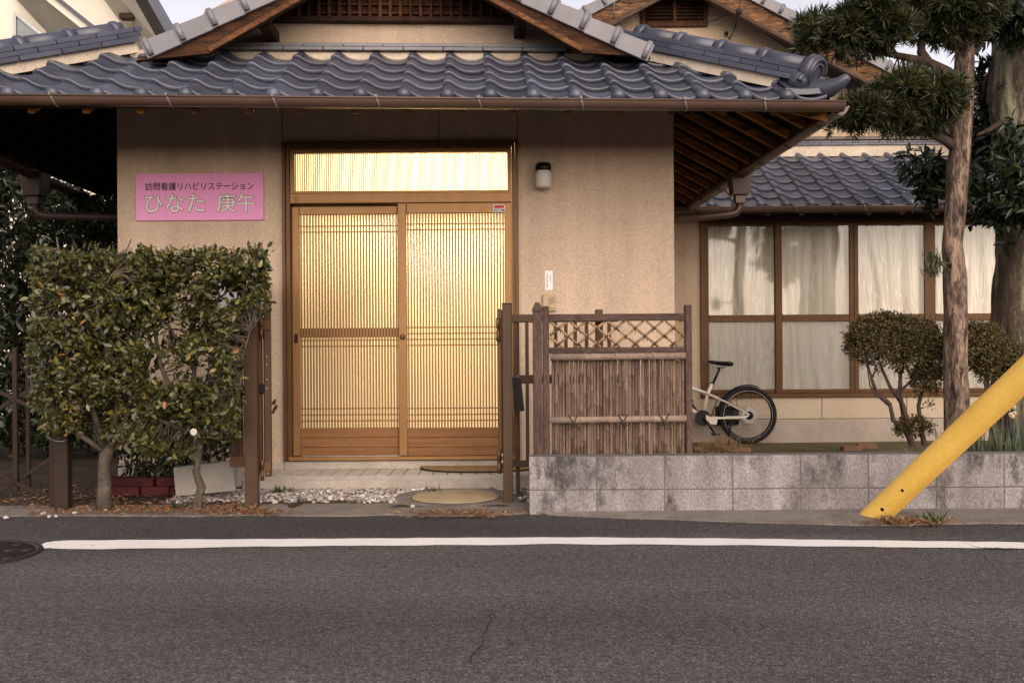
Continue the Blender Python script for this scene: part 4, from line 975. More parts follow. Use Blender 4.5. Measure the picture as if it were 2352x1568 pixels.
# ------------------------------------------------------------------ neighbour's house at the upper left
DN = 15.5
nb = thing('neighbour_house', 'cream rendered house behind the left hip ridge with steep dark roof edge', 'house', (PX(100, DN), DN, 0))
def n_(u, v, D=DN): return P(u, v, D)
apx = n_(300, -420)
m = MB(); a = n_(345, 115); m.prism([(a.x-6, DN, -.2), (a.x, DN, -.2), (a.x, DN, a.z), (n_(265,0).x, DN, n_(265,0).z), (n_(60,-250).x, DN, n_(60,-250).z), (a.x-6, DN, n_(60,-250).z)], (0,.2,0)); part('wall', m, 'neighbour_wall', nb)
m = MB(); yo = DN-.9
m.add([P(262,-4,DN-.02), P(318,110,DN-.02), P(352,85,yo), P(305,0,yo)], [(0,1,2,3)])
m = MB(); q = [P(60,-250,DN-.01), P(340,140,DN-.01)]; q2 = [P(168,-250,yo), P(372,108,yo)]
m.add([q[0], q[1], q2[1], q2[0]], [(0,1,2,3)]); m.add([p+Vector((0,0,.06)) for p in (q[0], q[1], q2[1], q2[0])], [(3,2,1,0)]); part('soffit', m, 'soffit_grey', nb)
m = MB(); A, B = q2; m.prism([A, B, B+Vector((.16,0,.03)), A+Vector((.16,0,.03))], (0,.3,.0)); part('bargeboard', m, 'barge_black', nb)
m = MB(); m.prism([A+Vector((.161,0,.03)), B+Vector((.161,0,.03)), B+Vector((.24,0,.10)), A+Vector((.24,0,.10))], (0,.3,0)); part('verge', m, 'tile', nb)
m = MB(); a = P(279,47,DN-.6); b = P(328,34,DN-.6); m.box(a.x, b.x, DN-.7, DN-.55, a.z, b.z, .006); part('purlin', m, 'wood_dark', nb)
# lean-to roof edge crossing the window
yo = DN - 1.0
m = MB(); m.add([P(25,0-15,DN-.012), P(140,110,DN-.012), P(230,100,yo), P(96,-6,yo)], [(0,1,2,3)]); m.add([p+Vector((0,0,.05)) for p in (P(25,-15,DN-.012), P(140,110,DN-.012), P(230,100,yo), P(96,-6,yo))], [(3,2,1,0)]); part('eave_soffit', m, 'soffit_grey', nb)
A, B = P(92,-10,yo-.01), P(240,108,yo-.01); m = MB(); m.prism([A, B, B+Vector((.05,0,.10)), A+Vector((.05,0,.10))], (0,.06,0)); part('fascia', m, 'neighbour_wall', nb)
m = MB(); m.beam(A+Vector((.05,-.02,.12)), B+Vector((.05,-.02,.12)), .06, .05); part('gutter_edge', m, 'tile', nb)
m = MB(); m.prism([P(36,31,DN-.02), P(36,140,DN-.02), P(140,140,DN-.02), P(133,110,DN-.02)], (0,.01,0)); wn = part('window', m, 'window_grey', nb)
m = MB(); m.beam(P(34,30,DN-.03), P(136,113,DN-.03), .05, .05); m.beam(P(35,30,DN-.03), P(35,140,DN-.03), .04, .04); part('frame', m, 'steel', wn)

# ------------------------------------------------------------------ block wall
BW = 5.864; PPM = F/BW
bz = [-.057, .143, .343]; bx0 = PX(1214.6, BW, 1100)
bwall = thing('block_wall', 'low weathered concrete block wall along the right side of the road', 'wall', (bx0+2.2, BW, 0))
BLK = MB().box(.003, .397, 0, .12, .003, .197, .0025).mesh('block', 'block')
part('mortar', MB().box(bx0+.002, bx0+4.8-.002, BW+.003, BW+.117, -.06, bz[2]-.002), 'mortar', bwall)
for r in range(2):
    for i in range(12):
        o = obj('block', BLK, bwall, Vector((bx0+i*.4, BW+random.uniform(-.0015,.0015), bz[r])) - Vector(bwall.location))
# ------------------------------------------------------------------ bamboo screen
YF = 6.06
def fX(u, v=880): return PX(u, YF, v)
def fZ(v, u=1415): return PZ(v, YF, u)
zf0 = .20
fence = thing('bamboo_fence', 'weathered bamboo screen with diamond lattice top and dark timber posts', 'fence', (fX(1415), YF, zf0))
def fp(name, mb, mat): return part(name, mb, mat, fence)
m = MB(); m.box(fX(1224.5), fX(1245.5), YF-.03, YF+.045, -.1, fZ(716,1235), .004); a, b = fX(1223.5), fX(1246.5); zc = fZ(716,1235)
m.box(a, b, YF-.033, YF+.048, zc+.001, zc+.02, .003); m.add([(a,YF-.033,zc+.02),(b,YF-.033,zc+.02),(b,YF+.048,zc+.02),(a,YF+.048,zc+.02),((a+b)/2-.012,YF+.007,zc+.058),((a+b)/2+.012,YF+.007,zc+.058)], [(0,1,5,4),(1,2,5),(2,3,4,5),(3,0,4)])
fp('post', m, 'fence_wood')
fp('post', MB().box(fX(1247), fX(1262), YF-.025, YF+.04, -.1, fZ(703,1254), .004), 'fence_wood')
fp('post', MB().box(fX(1574), fX(1588.5), YF-.025, YF+.04, -.1, fZ(700,1581), .004), 'fence_wood')
fp('rail', MB().box(fX(1262)+.001, fX(1574)-.001, YF-.018, YF+.03, fZ(737), fZ(720.5), .003), 'fence_rail')
fp('rail', MB().box(fX(1262)+.001, fX(1574)-.001, YF-.018, YF+.03, fZ(811), fZ(797), .003), 'fence_rail')
def cane(path, r, nodes, mat, name, n=10):
    m = MB(); a, b = Vector(path[0]), Vector(path[-1]); d = b-a; L = d.length; d.normalize(); pts = [0.0]; rr = [r]
    for q in nodes:
        pts += [q-.006, q-.002, q+.002, q+.006]; rr += [r, r*1.22, r*1.22, r]
    pts.append(L); rr.append(r); m.tube([a + d*max(0, min(L, p)) for p in pts], rr, n); return fp(name, m, mat)
def rnodes(L, step): 
    q = random.uniform(.03, step); o_ = []
    while q < L-.03: o_.append(q); q += step*random.uniform(.75, 1.25)
    return o_
x0, x1 = fX(1264), fX(1573)
m0 = cane([(x0, YF-.03, fZ(819.5)), (x1, YF-.03, fZ(818))], .0215, rnodes(x1-x0, .22), 'bamboo_rail', 'bamboo_rail', 14)
m0 = cane([(x0, YF-.034, fZ(963)), (x1, YF-.034, fZ(961))], .0205, rnodes(x1-x0, .22), 'bamboo_rail', 'bamboo_rail', 14)
x = x0 + .006
while x < x1 - .004:
    r = random.uniform(.0068, .0115); gap = random.choice([.0,.0,.0,.001,.002])
    top = fZ(813) ; xx = x + r
    cane([(xx+random.uniform(-.002,.002), YF-.004+random.uniform(-.004,.004), zf0), (xx+random.uniform(-.002,.002), YF-.004+random.uniform(-.004,.004), top)], r, rnodes(top-zf0, .24), 'bamboo', 'bamboo_cane', 7)
    x += 2*r + gap
# diamond lattice
lz0, lz1 = fZ(797)+.001, fZ(737)-.001; h = lz1-lz0; dx = h*1.22; step = (x1-x0)/7.0
knots = []
for sgn, yo in ((1, -.006), (-1, .006)):
    k = -3
    while k < 10:
        xa = x0 + k*step + (.25*step if sgn < 0 else .0); xb = xa + dx*1.0
        a = Vector((xa, YF+yo, lz1 if sgn > 0 else lz0)); b = Vector((xb, YF+yo, lz0 if sgn > 0 else lz1))
        d = b-a; t0, t1 = 0, 1
        if a.x < x0: t0 = (x0-a.x)/d.x
        if b.x > x1: t1 = (x1-a.x)/d.x
        if t1-t0 > .08: 
            p, q = a+d*t0, a+d*t1; cane([p, q], .0078, rnodes((q-p).length, .11), 'bamboo_lat', 'lattice_cane', 8); knots.append((sgn, xa))
        k += 1
for sa, xa in knots:
    if sa < 0: continue
    for sb, xb in knots:
        if sb > 0: continue
        # falling: x = xa + dx*(1-f), rising: x = xb + dx*f
        f_ = (xa + dx - xb)/(2*dx); xx = xb + dx*f_
        if .06 < f_ < .94 and x0+.01 < xx < x1-.01:
            c = Vector((xx, YF-.004, lz0 + h*f_)); m = MB(); m.sphere(c, .0105, 8, 6, 1, 1.2, 1)
            for _ in range(3):
                e = c + Vector((random.uniform(-.02,.02), -.014, random.uniform(-.035,-.005))); m.tube([c+Vector((0,-.01,0)), (c+e)/2+Vector((0,-.008,0)), e], .0022, 4)
            fp('twine_knot', m, 'twine')
for u in (1315, 1428, 1522):
    c = Vector((fX(u), YF-.058, fZ(968))); m = MB()
    for s_ in (-1, 1): m.tube([c+Vector((s_*.03,.01,.05)), c+Vector((s_*.012,-.002,.02)), c], .0035, 6); m.tube([c, c+Vector((s_*.02,-.004,-.012)), c+Vector((s_*.035,.0,-.03)), c+Vector((s_*.03,.01,-.045))], .0032, 5)
    for _ in range(7):
        e = c+Vector((random.uniform(-.035,.035), random.uniform(-.01,.01), random.uniform(-.045,.0))); m.tube([c, e], .0022, 4)
    m.sphere(c, .013, 8, 6); fp('twine_knot', m, 'twine')

# ------------------------------------------------------------------ brown aluminium fence and the gate
YA = 6.42
def aX(u, v=890): return PX(u, YA, v)
def aZ(v, u=1220): return PZ(v, YA, u)
mf = thing('metal_fence', 'brown aluminium railing behind the bamboo screen', 'fence', (aX(1270), YA, 0))
zt_, zm_, zb_ = aZ(722), aZ(861), aZ(1057)
part('top_rail', MB().box(aX(1172), aX(1420), YA-.02, YA+.02, zt_-.052, zt_, .004), 'gate_metal', mf)
part('middle_rail', MB().box(aX(1180), aX(1420), YA-.008, YA+.022, zm_-.055, zm_, .004), 'gate_metal', mf)
part('bottom_rail', MB().box(aX(1172), aX(1420), YA-.02, YA+.02, zb_-.04, zb_, .004), 'gate_metal', mf)
for u in (1185.5, 1211, 1236, 1257, 1277, 1300.5, 1322, 1348, 1400): part('baluster', MB().box(aX(u)-.0115, aX(u)+.0115, YA-.010, YA+.010, zb_+.001, zt_-.053, .002), 'gate_metal', mf)
part('post', MB().box(aX(1369.5), aX(1387), YA+.025, YA+.075, -.05, aZ(710,1378), .004), 'gate_metal', mf)
part('post', MB().box(aX(1184), aX(1193), YA+.023, YA+.06, -.05, aZ(725,1190), .004), 'gate_metal', mf)
# right gate post with the folded leaf behind it
Dg = 6.22
def rivet(m, x, y, z, r=.005): m.lathe([(.0005,.004),(r*.7,.0035),(r,.001),(r,0)], (x,y,z), 8, 'Y')
def gpost(u0, u1, vt, vb, D, label, name='gate_post'):
    um = (u0+u1)/2; zt = PZ(vt, D, um); x0, x1 = PX(u0, D, (vt+vb)/2), PX(u1, D, (vt+vb)/2)
    g = thing(name, label, 'gate post', ((x0+x1)/2, D, 0))
    part('tube', MB().box(x0, x1, D, D+.06, -.15, zt, .004), 'gate_metal', g)
    part('cap', MB().box(x0-.002, x1+.002, D-.002, D+.062, zt, zt+.006, .002), 'gate_metal', g)
    return g
gp = gpost(1154.5, 1177, 698, 1157, Dg, 'brown square gate post right of the door in front of the railing')
gp2 = gpost(561, 590, 722, 1166, 6.10, 'brown square gate post beside the camellia hedge')
def hinge(m, x, y, z, r=.011, h=.12):
    m.tube([(x,y,z), (x,y,z+h*.46)], r, 12); m.tube([(x,y,z+h*.54), (x,y,z+h)], r, 12); m.tube([(x,y,z+h*.46), (x,y,z+h*.54)], r*.8, 10)
lf = thing('gate_leaf', 'folded brown gate leaf edge-on behind the right gate post', 'gate', (PX(1147, 6.32, 900), 6.32, .1))
D2 = 6.30; xa, xb = PX(1141.5, D2, 900), PX(1153, D2, 900); z0, z1 = PZ(1086, D2, 1147), PZ(709, D2, 1147)
part('stile', MB().box(xa+.004, xb, D2, D2+.03, z0, z1, .003), 'bronze_dark', lf); part('stile', MB().box(xa+.012, xb+.012, D2+.25, D2+.28, z0, z1, .003), 'gate_metal', lf)
part('rail', MB().box(xa+.01, xb, D2+.03, D2+.25, z1-.06, z1-.02, .003), 'gate_metal', lf); part('rail', MB().box(xa+.01, xb, D2+.03, D2+.25, z0+.03, z0+.08, .003), 'gate_metal', lf)
for yy in (.08,.14,.2): part('baluster', MB().box(xa+.012, xb-.002, D2+yy, D2+yy+.012, z0+.08, z1-.06), 'gate_metal', lf)
m = MB(); hinge(m, xa+.010, D2-.012, PZ(784, D2), .013, .15); part('hinge', m, 'bronze_dark', lf); m = MB(); hinge(m, xa+.010, D2-.012, PZ(1086, D2), .013, .15); part('hinge', m, 'bronze_dark', lf)
m = MB(); hinge(m, xb+.0, D2-.012, PZ(1068, D2), .008, .08); part('latch_pin', m, 'steel', lf)
# left leaf, folded back behind its post
lf2 = thing('gate_leaf', 'folded brown gate leaf with bolt holes beside the left gate post', 'gate', (PX(600, 6.25, 900), 6.25, .05))
D3 = 6.18
def lX(u): return PX(u, D3, 900)
def lZ(v): return PZ(v, D3, 600)
part('stile', MB().box(lX(607), lX(621.5), D3, D3+.03, lZ(1094), lZ(711), .003), 'gate_metal', lf2)
part('stile', MB().box(lX(592), lX(598.5), D3+.02, D3+.06, lZ(1090), lZ(722), .003), 'bronze_dark', lf2)
part('stile', MB().box(lX(600.5), lX(605.5), D3+.05, D3+.09, lZ(1085), lZ(728), .003), 'bronze_dark', lf2)
for (v0, v1) in ((735,775),(1042,1082)):
    part('rail', MB().box(lX(592), lX(608), D3+.06, D3+.085, lZ(v1), lZ(v0)-.05, .003), 'bronze_dark', lf2)
part('latch_box', MB().box(lX(592), lX(606), D3+.01, D3+.05, lZ(904), lZ(882), .003), 'black_plastic', lf2)
for v in (735, 1060):
    m = MB(); m.box(lX(604), lX(621), D3-.006, D3-.001, lZ(v+22), lZ(v), .002); hinge(m, lX(602), D3-.008, lZ(v+42), .012, .13); part('hinge', m, 'bronze_dark', lf2)
m = MB()
for v in (725,739,820,838,872,892,1087,): rivet(m, lX(613), D3, lZ(v), .008)
part('bolt_hole', m, 'bracket', lf2)
YL = 6.42
for u in (531, 539, 547, 555, 563): part('baluster', MB().box(PX(u-3, YL, 900), PX(u+2.2, YL, 900), YL, YL+.02, PZ(1046, YL, 540), PZ(748, YL, 540), .002), 'gate_metal', lf2)
part('rail', MB().box(PX(527, YL, 900), PX(600, YL, 900), YL-.004, YL+.03, PZ(1072, YL, 540), PZ(1046, YL, 540), .003), 'bronze_dark', lf2)
part('rail', MB().box(PX(527, YL, 900), PX(600, YL, 900), YL-.004, YL+.03, PZ(748, YL, 540), PZ(728, YL, 540), .003), 'bronze_dark', lf2)
# ribbed rubber tread hanging on the railing
YT = 6.33
def tX(u): return PX(u, YT, 905)
tr = thing('hanging_tread', 'black ribbed rubber stair tread hanging from the railing', 'rubber tread', (tX(1190), YT, PZ(945, YT)))
m = MB(); q = [P(1176.5,868,YT), P(1197,870,YT), P(1204.5,943,YT), P(1181.5,946,YT)]; m.prism(q, (0,.012,0)); part('sheet', m, 'rubber', tr)
m = MB()
for k in range(9):
    f_ = (k+.7)/9.4; a = q[0].lerp(q[3], f_); b = q[1].lerp(q[2], f_); c = (a*.55+b*.45) + Vector((0,0,-.012)); a = a.lerp(b,.14); b = b.lerp(a,.14)
    m.beam(a+Vector((0,-.004,0)), c+Vector((0,-.004,0)), .007, .010); m.beam(c+Vector((0,-.004,0)), b+Vector((0,-.004,0)), .007, .010)
part('rib', m, 'black_plastic', tr)
m = MB(); m.tube([P(1178,868,YT), P(1177,862,YT), P(1179,858,YT+.03)], .003, 6); m.tube([P(1190,869,YT), P(1189,863,YT), P(1191,859,YT+.03)], .003, 6); part('hook', m, 'steel', tr)

# ------------------------------------------------------------------ folding lattice gate at the far left
fg = thing('folding_gate', 'brown expanding lattice gate at the left edge beside the hedge', 'gate', (-3.5, 6.6, 0))
D4 = 6.70
for u0, u1, dd in ((28,39,0),(50,59,.05),(-60,-50,0),(-82,-72,.05)):
    part('upright', MB().box(PX(u0,D4,960), PX(u1,D4,960), D4+dd, D4+dd+.025, PZ(1128,D4,40), PZ(798,D4,40), .003), 'gate_dark', fg)
m_ = [((-70,905),(34,975)),((34,975),(112,1022)),((-70,1090),(34,1160-130)),((34,890+20),(-70,1000)),((-75,870),(34,935)),((34,935),(118,990))]
def slat_bar(p, q, off): 
    a, b = P(*p, D4-off), P(*q, D4-off); part('lattice_bar', MB().beam(a, b, .008, .028, (0,0,1), .002), 'gate_dark', fg)
for dv in (0, 190):
    slat_bar((-60,870+dv),(36,918+dv),.012); slat_bar((36,918+dv),(140,965+dv) if dv == 0 else (125,1150),.012)
    slat_bar((-60,980+dv),(36,912+dv),-.03); slat_bar((36,915+dv),(125,858+dv),-.03)
D5 = 6.08
part('end_post', MB().box(PX(106,D5+.06,1080), PX(123,D5+.06,1080), D5+.10, D5+.14, -.05, PZ(760,D5,115), .003), 'gate_dark', fg)
part('end_post', MB().box(PX(124,D5,1080), PX(155,D5,1080), D5, D5+.07, -.1, PZ(760,D5,140), .003), 'gate_dark', fg)
part('wire_tie', MB().tube([P(105,1002,D5+.05), P(125,1012,D5-.01), P(140,1014,D5-.01), P(156,1009,D5)], .003, 5), 'steel', fg)

# ------------------------------------------------------------------ yellow guy-wire guard, manholes, mat
base = P(1994, 1200, 5.74); topc = P(2352, 862, 4.95); d = (topc-base); end = base + d*1.45
g = thing('guy_guard', 'yellow plastic guy-wire guard leaning across the block wall', 'guard', (base.x, base.y, 0))
r0 = .5*57*base.y/F; L = (end-base).length
path = [base - d.normalized()*.10] + [base + (end-base)*i/10 for i in range(11)]
m = MB(); m.tube(path, r0*1.0, 28); part('tube', m, 'yellow', g)
m = MB(); dn = d.normalized(); side = Vector((-dn.z, 0, dn.x)).normalized()
for (u, v, rr) in ((2036,1176,.011),(2082,1130,.009)):
    # a bolt hole on the camera side of the tube
    best = min((base + d*k/200 for k in range(200)), key=lambda p: abs((p.x*F/p.y+1176)-(u)) + abs((784-(p.z-HC)*F/p.y)-v)*.8)
    n = (Vector((0,0,HC)) - best); n -= dn*n.dot(dn); n.normalize(); c = best + n*(r0-.001)
    m.tube([c - n*.006, c + n*.0016], rr, 12)
part('bolt_hole', m, 'black_plastic', g)
nb_ = Vector((0,0,HC)) - (base + d*.5); nb_ -= dn*nb_.dot(dn); nb_.normalize(); sb_ = dn.cross(nb_); rdir = (nb_*.45 + sb_*.9).normalized()
part('seam', MB().beam(base - dn*.05 + rdir*(r0+.0005), end + rdir*(r0+.0005), .006, .005, rdir), 'yellow', g)
c = Vector((-2.66, 4.83, road_z(-2.66, 4.83)))
mh = thing('manhole_cover', 'round black iron manhole cover at the left edge of the road', 'manhole', c)
m = MB(); m.lathe([(.345,.001),(.345,.006),(.33,.010),(.315,.010),(.312,.004)], c, 48); part('rim', m, 'iron', mh)
m = MB(); m.lathe([(.0005,.003),(.31,.003),(.31,-.01)], c, 48); part('plate', m, 'iron', mh)
m = MB()
for rr in (.11, .19, .27):
    n = int(rr*34)
    for k in range(n):
        a = 2*math.pi*(k+.5*(rr > .15))/n; p = c + Vector((math.cos(a)*rr, math.sin(a)*rr, .003)); m.lathe([(.026,0),(.024,.006),(.0005,.0065)], p, 6, smooth=False)
part('stud', m, 'iron', mh)
cx, cy = gx(1046, 1138, .02); 
lid = thing('drain_lid', 'round concrete drain lid set in the gravel by the gate', 'drain lid', (cx, cy, .02))
m = MB(); m.lathe([(.0005,.021),(.27,.020),(.283,.017),(.283,-.02)], (cx,cy,0), 48); part('cover', m, 'lid', lid)
m = MB(); m.lathe([(.290,.0),(.290,.0175),(.33,.0175),(.40,.016),(.47,.004)], (cx,cy,0), 48); part('collar', m, 'apron', lid)
c = P(1060, 1076, 7.02); c.z = sz + .006
mat_ = thing('doormat', 'half-round brown coir doormat on the porch step', 'doormat', (c.x, c.y, c.z))
mx0, mx1 = PX(958, 6.95, 1075), PX(1240, 6.95, 1075); n = 40; cxm = (mx0+mx1)/2; rxm = (mx1-mx0)/2
pts = [(cxm + rxm*math.cos(q), DF-.03 - .30*math.sin(q)**.8, c.z+.004) for q in np.linspace(0.0001, math.pi-.0001, n)]
part('coir', MB().prism(pts, (0,0,.011)), 'mat_coir', mat_)
part('edging', MB().tube([(p[0], p[1], c.z+.006) for p in pts], .006, 8), 'rubber', mat_)

# ------------------------------------------------------------------ bricks, slabs, mailbox
BR = MB().box(-.0915, .0915, -.05, .05, 0, .058, .003).mesh('brick', 'brick')
Db = 6.62
blist = [(288,1122,0,'leftmost red brick in the lower course under the camellia'),(355,1122,0,'red brick in the lower course beside the leaning slab'),(421,1122,0,'red brick of the lower course hidden behind the leaning slab'),
         (268,1103,1,'leftmost red brick in the upper course under the camellia'),(318,1103,1,'middle red brick in the upper course under the camellia'),(388,1103,1,'red brick in the upper course beside the leaning slab')]
for u, v, r, lab in blist:
    x = PX(u, Db, 1120); o = obj('brick', BR, None, (x, Db+.05+.012*r+random.uniform(-.008,.008), .012 + r*.060), (0,0,random.uniform(-.04,.04))); tag(o, lab, 'brick', 'red bricks stacked under the camellia')
def slab_at(pts, D, th, label):
    m = MB(); m.prism([P(u, v, D + dd) for u, v, dd in pts], (0, th, .004)); solo('concrete_slab', m, 'concrete_pale', label, 'slab', 'concrete slabs leaning by the camellia')
slab_at([(404,1139,-.02),(540,1126,-.02),(534,1058,.08),(398,1074,.08)], 6.52, .035, 'large grey concrete slab leaning behind the camellia trunk')
slab_at([(539,1119,0),(553,1116,0),(551,1064,.05),(536,1070,.05)], 6.66, .03, 'narrow concrete slab edge leaning next to the left gate leaf')
Dm = 6.85
mbx = thing('mailbox', 'pale grey mailbox on a post half hidden behind the camellia', 'mailbox', (PX(535,Dm), Dm, 0))
part('box', MB().box(PX(475,Dm,650), PX(598,Dm,650), Dm, Dm+.22, PZ(712,Dm,535), PZ(640,Dm,535), .01), 'mail_grey', mbx)
part('roof', MB().box(PX(468,Dm,650), PX(605,Dm,650), Dm-.03, Dm+.24, PZ(640,Dm,535), PZ(632,Dm,535), .004), 'steel', mbx)
part('post', MB().box(PX(527,Dm,800), PX(541,Dm,800), Dm+.08, Dm+.13, -.05, PZ(712.5,Dm,535), .004), 'bronze_dark', mbx)
BG = MB().box(-.10, .10, -.05, .05, 0, .055, .004).mesh('brick', 'brick_garden')
for (u, v, D, a, lab) in ((1955,1010,10.2,.1,'flat reddish brick lying nearest the window plinth in the garden'),(1990,1004,10.4,-.05,'reddish brick resting beside another under the garden window'),(1612,1018,10.3,.2,'pale brick lying next to the bicycle stand behind the fence'),(1700,1024,10.2,.0,'brick lying below the rear bicycle wheel')):
    x = PX(u, D, v); tag(obj('brick', BG, None, (x, D, garden_z(x, D)-.01), (0,0,a)), lab, 'brick', 'loose bricks in the garden')

# ------------------------------------------------------------------ bicycle
YK = 10.9
def k_(u, v, dy=0.0): p = P(u, v, YK); return Vector((p.x, YK+dy, p.z))
bike = thing('bicycle', 'white bicycle with black saddle and mudguard parked behind the bamboo screen', 'bicycle', (2.0, YK, garden_z(2.5, YK)))
hub = k_(1718, 956.5); RO = .318
hub.z = garden_z(hub.x, YK) + RO
def wheel(c, name):
    m = MB(); pts = [c + Vector((math.cos(q)*(RO-.024), 0, math.sin(q)*(RO-.024))) for q in np.linspace(0, 2*math.pi, 49)]
    m.tube(pts, .0235, 12, cap=False); t = part(name, m, 'rubber', bike)
    m = MB(); m.ring(c, RO-.068, RO-.044, -.012, .012, 48); part('rim', m, 'black_gloss', t); m = MB(); m.ring(c, RO-.053, RO-.049, -.0145, -.0122, 48); part('rim_stripe', m, 'steel', t)
    for k in range(28):
        a = 2*math.pi*k/28; b = a + (.5 if k % 2 else -.5); dy = .03 if (k//2) % 2 else -.03
        part('spoke', MB().tube([c + Vector((math.cos(b)*.045, dy, math.sin(b)*.045)), c + Vector((math.cos(a)*(RO-.066), 0, math.sin(a)*(RO-.066)))], .0013, 4), 'steel', t)
    m = MB(); m.lathe([(.0005,-.05),(.03,-.05),(.052,-.03),(.052,.03),(.03,.05),(.0005,.05)], c, 20, 'Y'); part('hub', m, 'black_plastic', t)
    return t
rw_ = wheel(hub, 'wheel'); fh = hub + Vector((-1.06, 0, 0)); wheel(fh, 'wheel')
m = MB(); m.ring(hub+Vector((0,-.062,0)), .045, .085, -.002, .002, 32); part('brake_disc', m, 'steel', bike)
off = hub - k_(1718, 956.5)
def b_(u, v, dy=0.0): return k_(u, v, dy) + off
bb = b_(1612.5, 961); st = b_(1625.5, 908); stt = b_(1636, 883)
fr = MB(); fr.tube([bb, st, stt], [.021,.019,.019], 12); head = Vector((fh.x+.20, YK, hub.z+.40)); headl = Vector((fh.x+.15, YK, hub.z+.26))
fr.tube([st + Vector((-.01,0,0)), head], [.021,.024], 12); fr.tube([bb, headl], [.024,.027], 12); fr.tube([head+Vector((-.02,0,.06)), headl+Vector((.015,0,-.04))], .024, 12)
for dy in (-.058, .058):
    fr.tube([st + Vector((.01,dy*.5,-.005)), b_(1665,925,dy), b_(1700,944,dy), hub+Vector((-.0,dy,.005))], [.016,.014,.013,.011], 10)
    fr.tube([bb+Vector((.02,dy*.6,0)), b_(1632,963,dy), b_(1690,962,dy), b_(1708,961,dy), hub+Vector((-.01,dy,0))], [.016,.014,.014,.013,.010], 10)
    fr.tube([headl+Vector((.02,dy*.8,-.05)), fh+Vector((0,dy,0))], [.016,.011], 10)
fr.prism([bb+Vector((.03,-.075,-.02)), bb+Vector((.03,-.075,.03)), b_(1645,966,-.075), b_(1643,977,-.075), b_(1630,976,-.075)], (0,.02,0))
part('frame', fr, 'bike_white', bike)
part('seat_post', MB().tube([stt+Vector((-.003,0,-.03)), b_(1653,850)], .014, 12).tube([stt+Vector((0,0,-.006)), stt+Vector((.004,0,.010))], .025, 12), 'black_gloss', bike)
sd_ = MB(); nose = b_(1626,834); tail = b_(1682,840); secs = []
prof = [(0,.014,.018),(.15,.022,.026),(.35,.030,.030),(.55,.055,.034),(.78,.085,.040),(.93,.088,.040),(1,.06,.03)]
vs = []; nseg = 14
for f_, wy, hz in prof:
    c = nose.lerp(tail, f_); c.z -= .006*math.sin(f_*math.pi)
    for j in range(nseg):
        a = 2*math.pi*j/nseg; vs.append(c + Vector((0, math.cos(a)*wy, (math.sin(a)*.55 + (.25 if math.sin(a) > 0 else -.1))*hz)))
sd_.smooth = True; sd_.add(vs, [(i*nseg+j, i*nseg+(j+1) % nseg, (i+1)*nseg+(j+1) % nseg, (i+1)*nseg+j) for i in range(len(prof)-1) for j in range(nseg)] + [list(range(nseg)), list(range((len(prof)-1)*nseg, len(prof)*nseg))]); sd_.smooth = False
sd_.tube([b_(1646,849,-.02), b_(1666,847,-.02)], .005, 6); sd_.tube([b_(1646,849,.02), b_(1666,847,.02)], .005, 6)
part('saddle', sd_, 'black_gloss', bike)
m = MB(); a0, a1 = math.radians(70), math.radians(178); vs = []
for i in range(25):
    a = a0 + (a1-a0)*i/24
    for j in range(5):
        q = (j-2)/2; rr = RO + .018 - .012*q*q; vs.append(hub + Vector((math.cos(a)*rr, q*.032, math.sin(a)*rr)))
m.smooth = True; m.add(vs, [(i*5+j, i*5+j+1, (i+1)*5+j+1, (i+1)*5+j) for i in range(24) for j in range(4)]); o = part('mudguard', m, 'black_gloss', bike); md = o.modifiers.new('t','SOLIDIFY'); md.thickness = .003
m = MB(); m.ring(bb+Vector((0,-.05,-.005)), .0, .085, -.006, .006, 32); part('chainring', m, 'black_plastic', bike)
m = MB(); m.tube([bb+Vector((0,-.07,0)), b_(1638,997,-.08)], [.013,.011], 8); m.tube([bb+Vector((0,.07,0)), bb+(bb-b_(1638,997))+Vector((0,.08,0))], [.013,.011], 8); part('crank', m, 'black_plastic', bike)
for c in (b_(1638,998,-.13), bb+(bb-b_(1638,997))+Vector((0,.13,0))): part('pedal', MB().box(c.x-.045, c.x+.045, c.y-.045, c.y+.045, c.z-.012, c.z+.012, .006), 'black_plastic', bike)
p = b_(1668,950,.09); part('chain_case', MB().box(p.x-.10, p.x+.16, p.y-.006, p.y+.01, p.z-.15, p.z+.06, .012), 'rubber', bike)
part('kickstand', MB().tube([b_(1679,960,-.05), b_(1674,985,-.08), Vector((b_(1665.5,1018).x, YK-.16, garden_z(2.4, YK-.16)))], [.011,.010,.009], 8).box(b_(1679,0).x-.03, b_(1679,0).x+.035, YK-.075, YK-.04, b_(0,968).z, b_(0,956).z, .004), 'black_plastic', bike)
m = MB(); m.tube([st+Vector((-.2,-.024,.05)), st+Vector((0,-.028,.0)), b_(1665,922,-.075), b_(1700,941,-.078), b_(1710,946,-.09)], .0035, 6); m.tube([b_(1652,915,.05), b_(1635,962,.05)], .005, 6); part('brake_cable', m, 'cable', bike)
hbp = head+Vector((-.05,0,.16)); m = MB(); m.tube([head, hbp], .014, 10); m.tube([hbp+Vector((.10,-.29,.03)), hbp+Vector((.02,-.18,.03)), hbp, hbp+Vector((.02,.18,.03)), hbp+Vector((.10,.29,.03))], .012, 10); part('handlebar', m, 'black_gloss', bike)

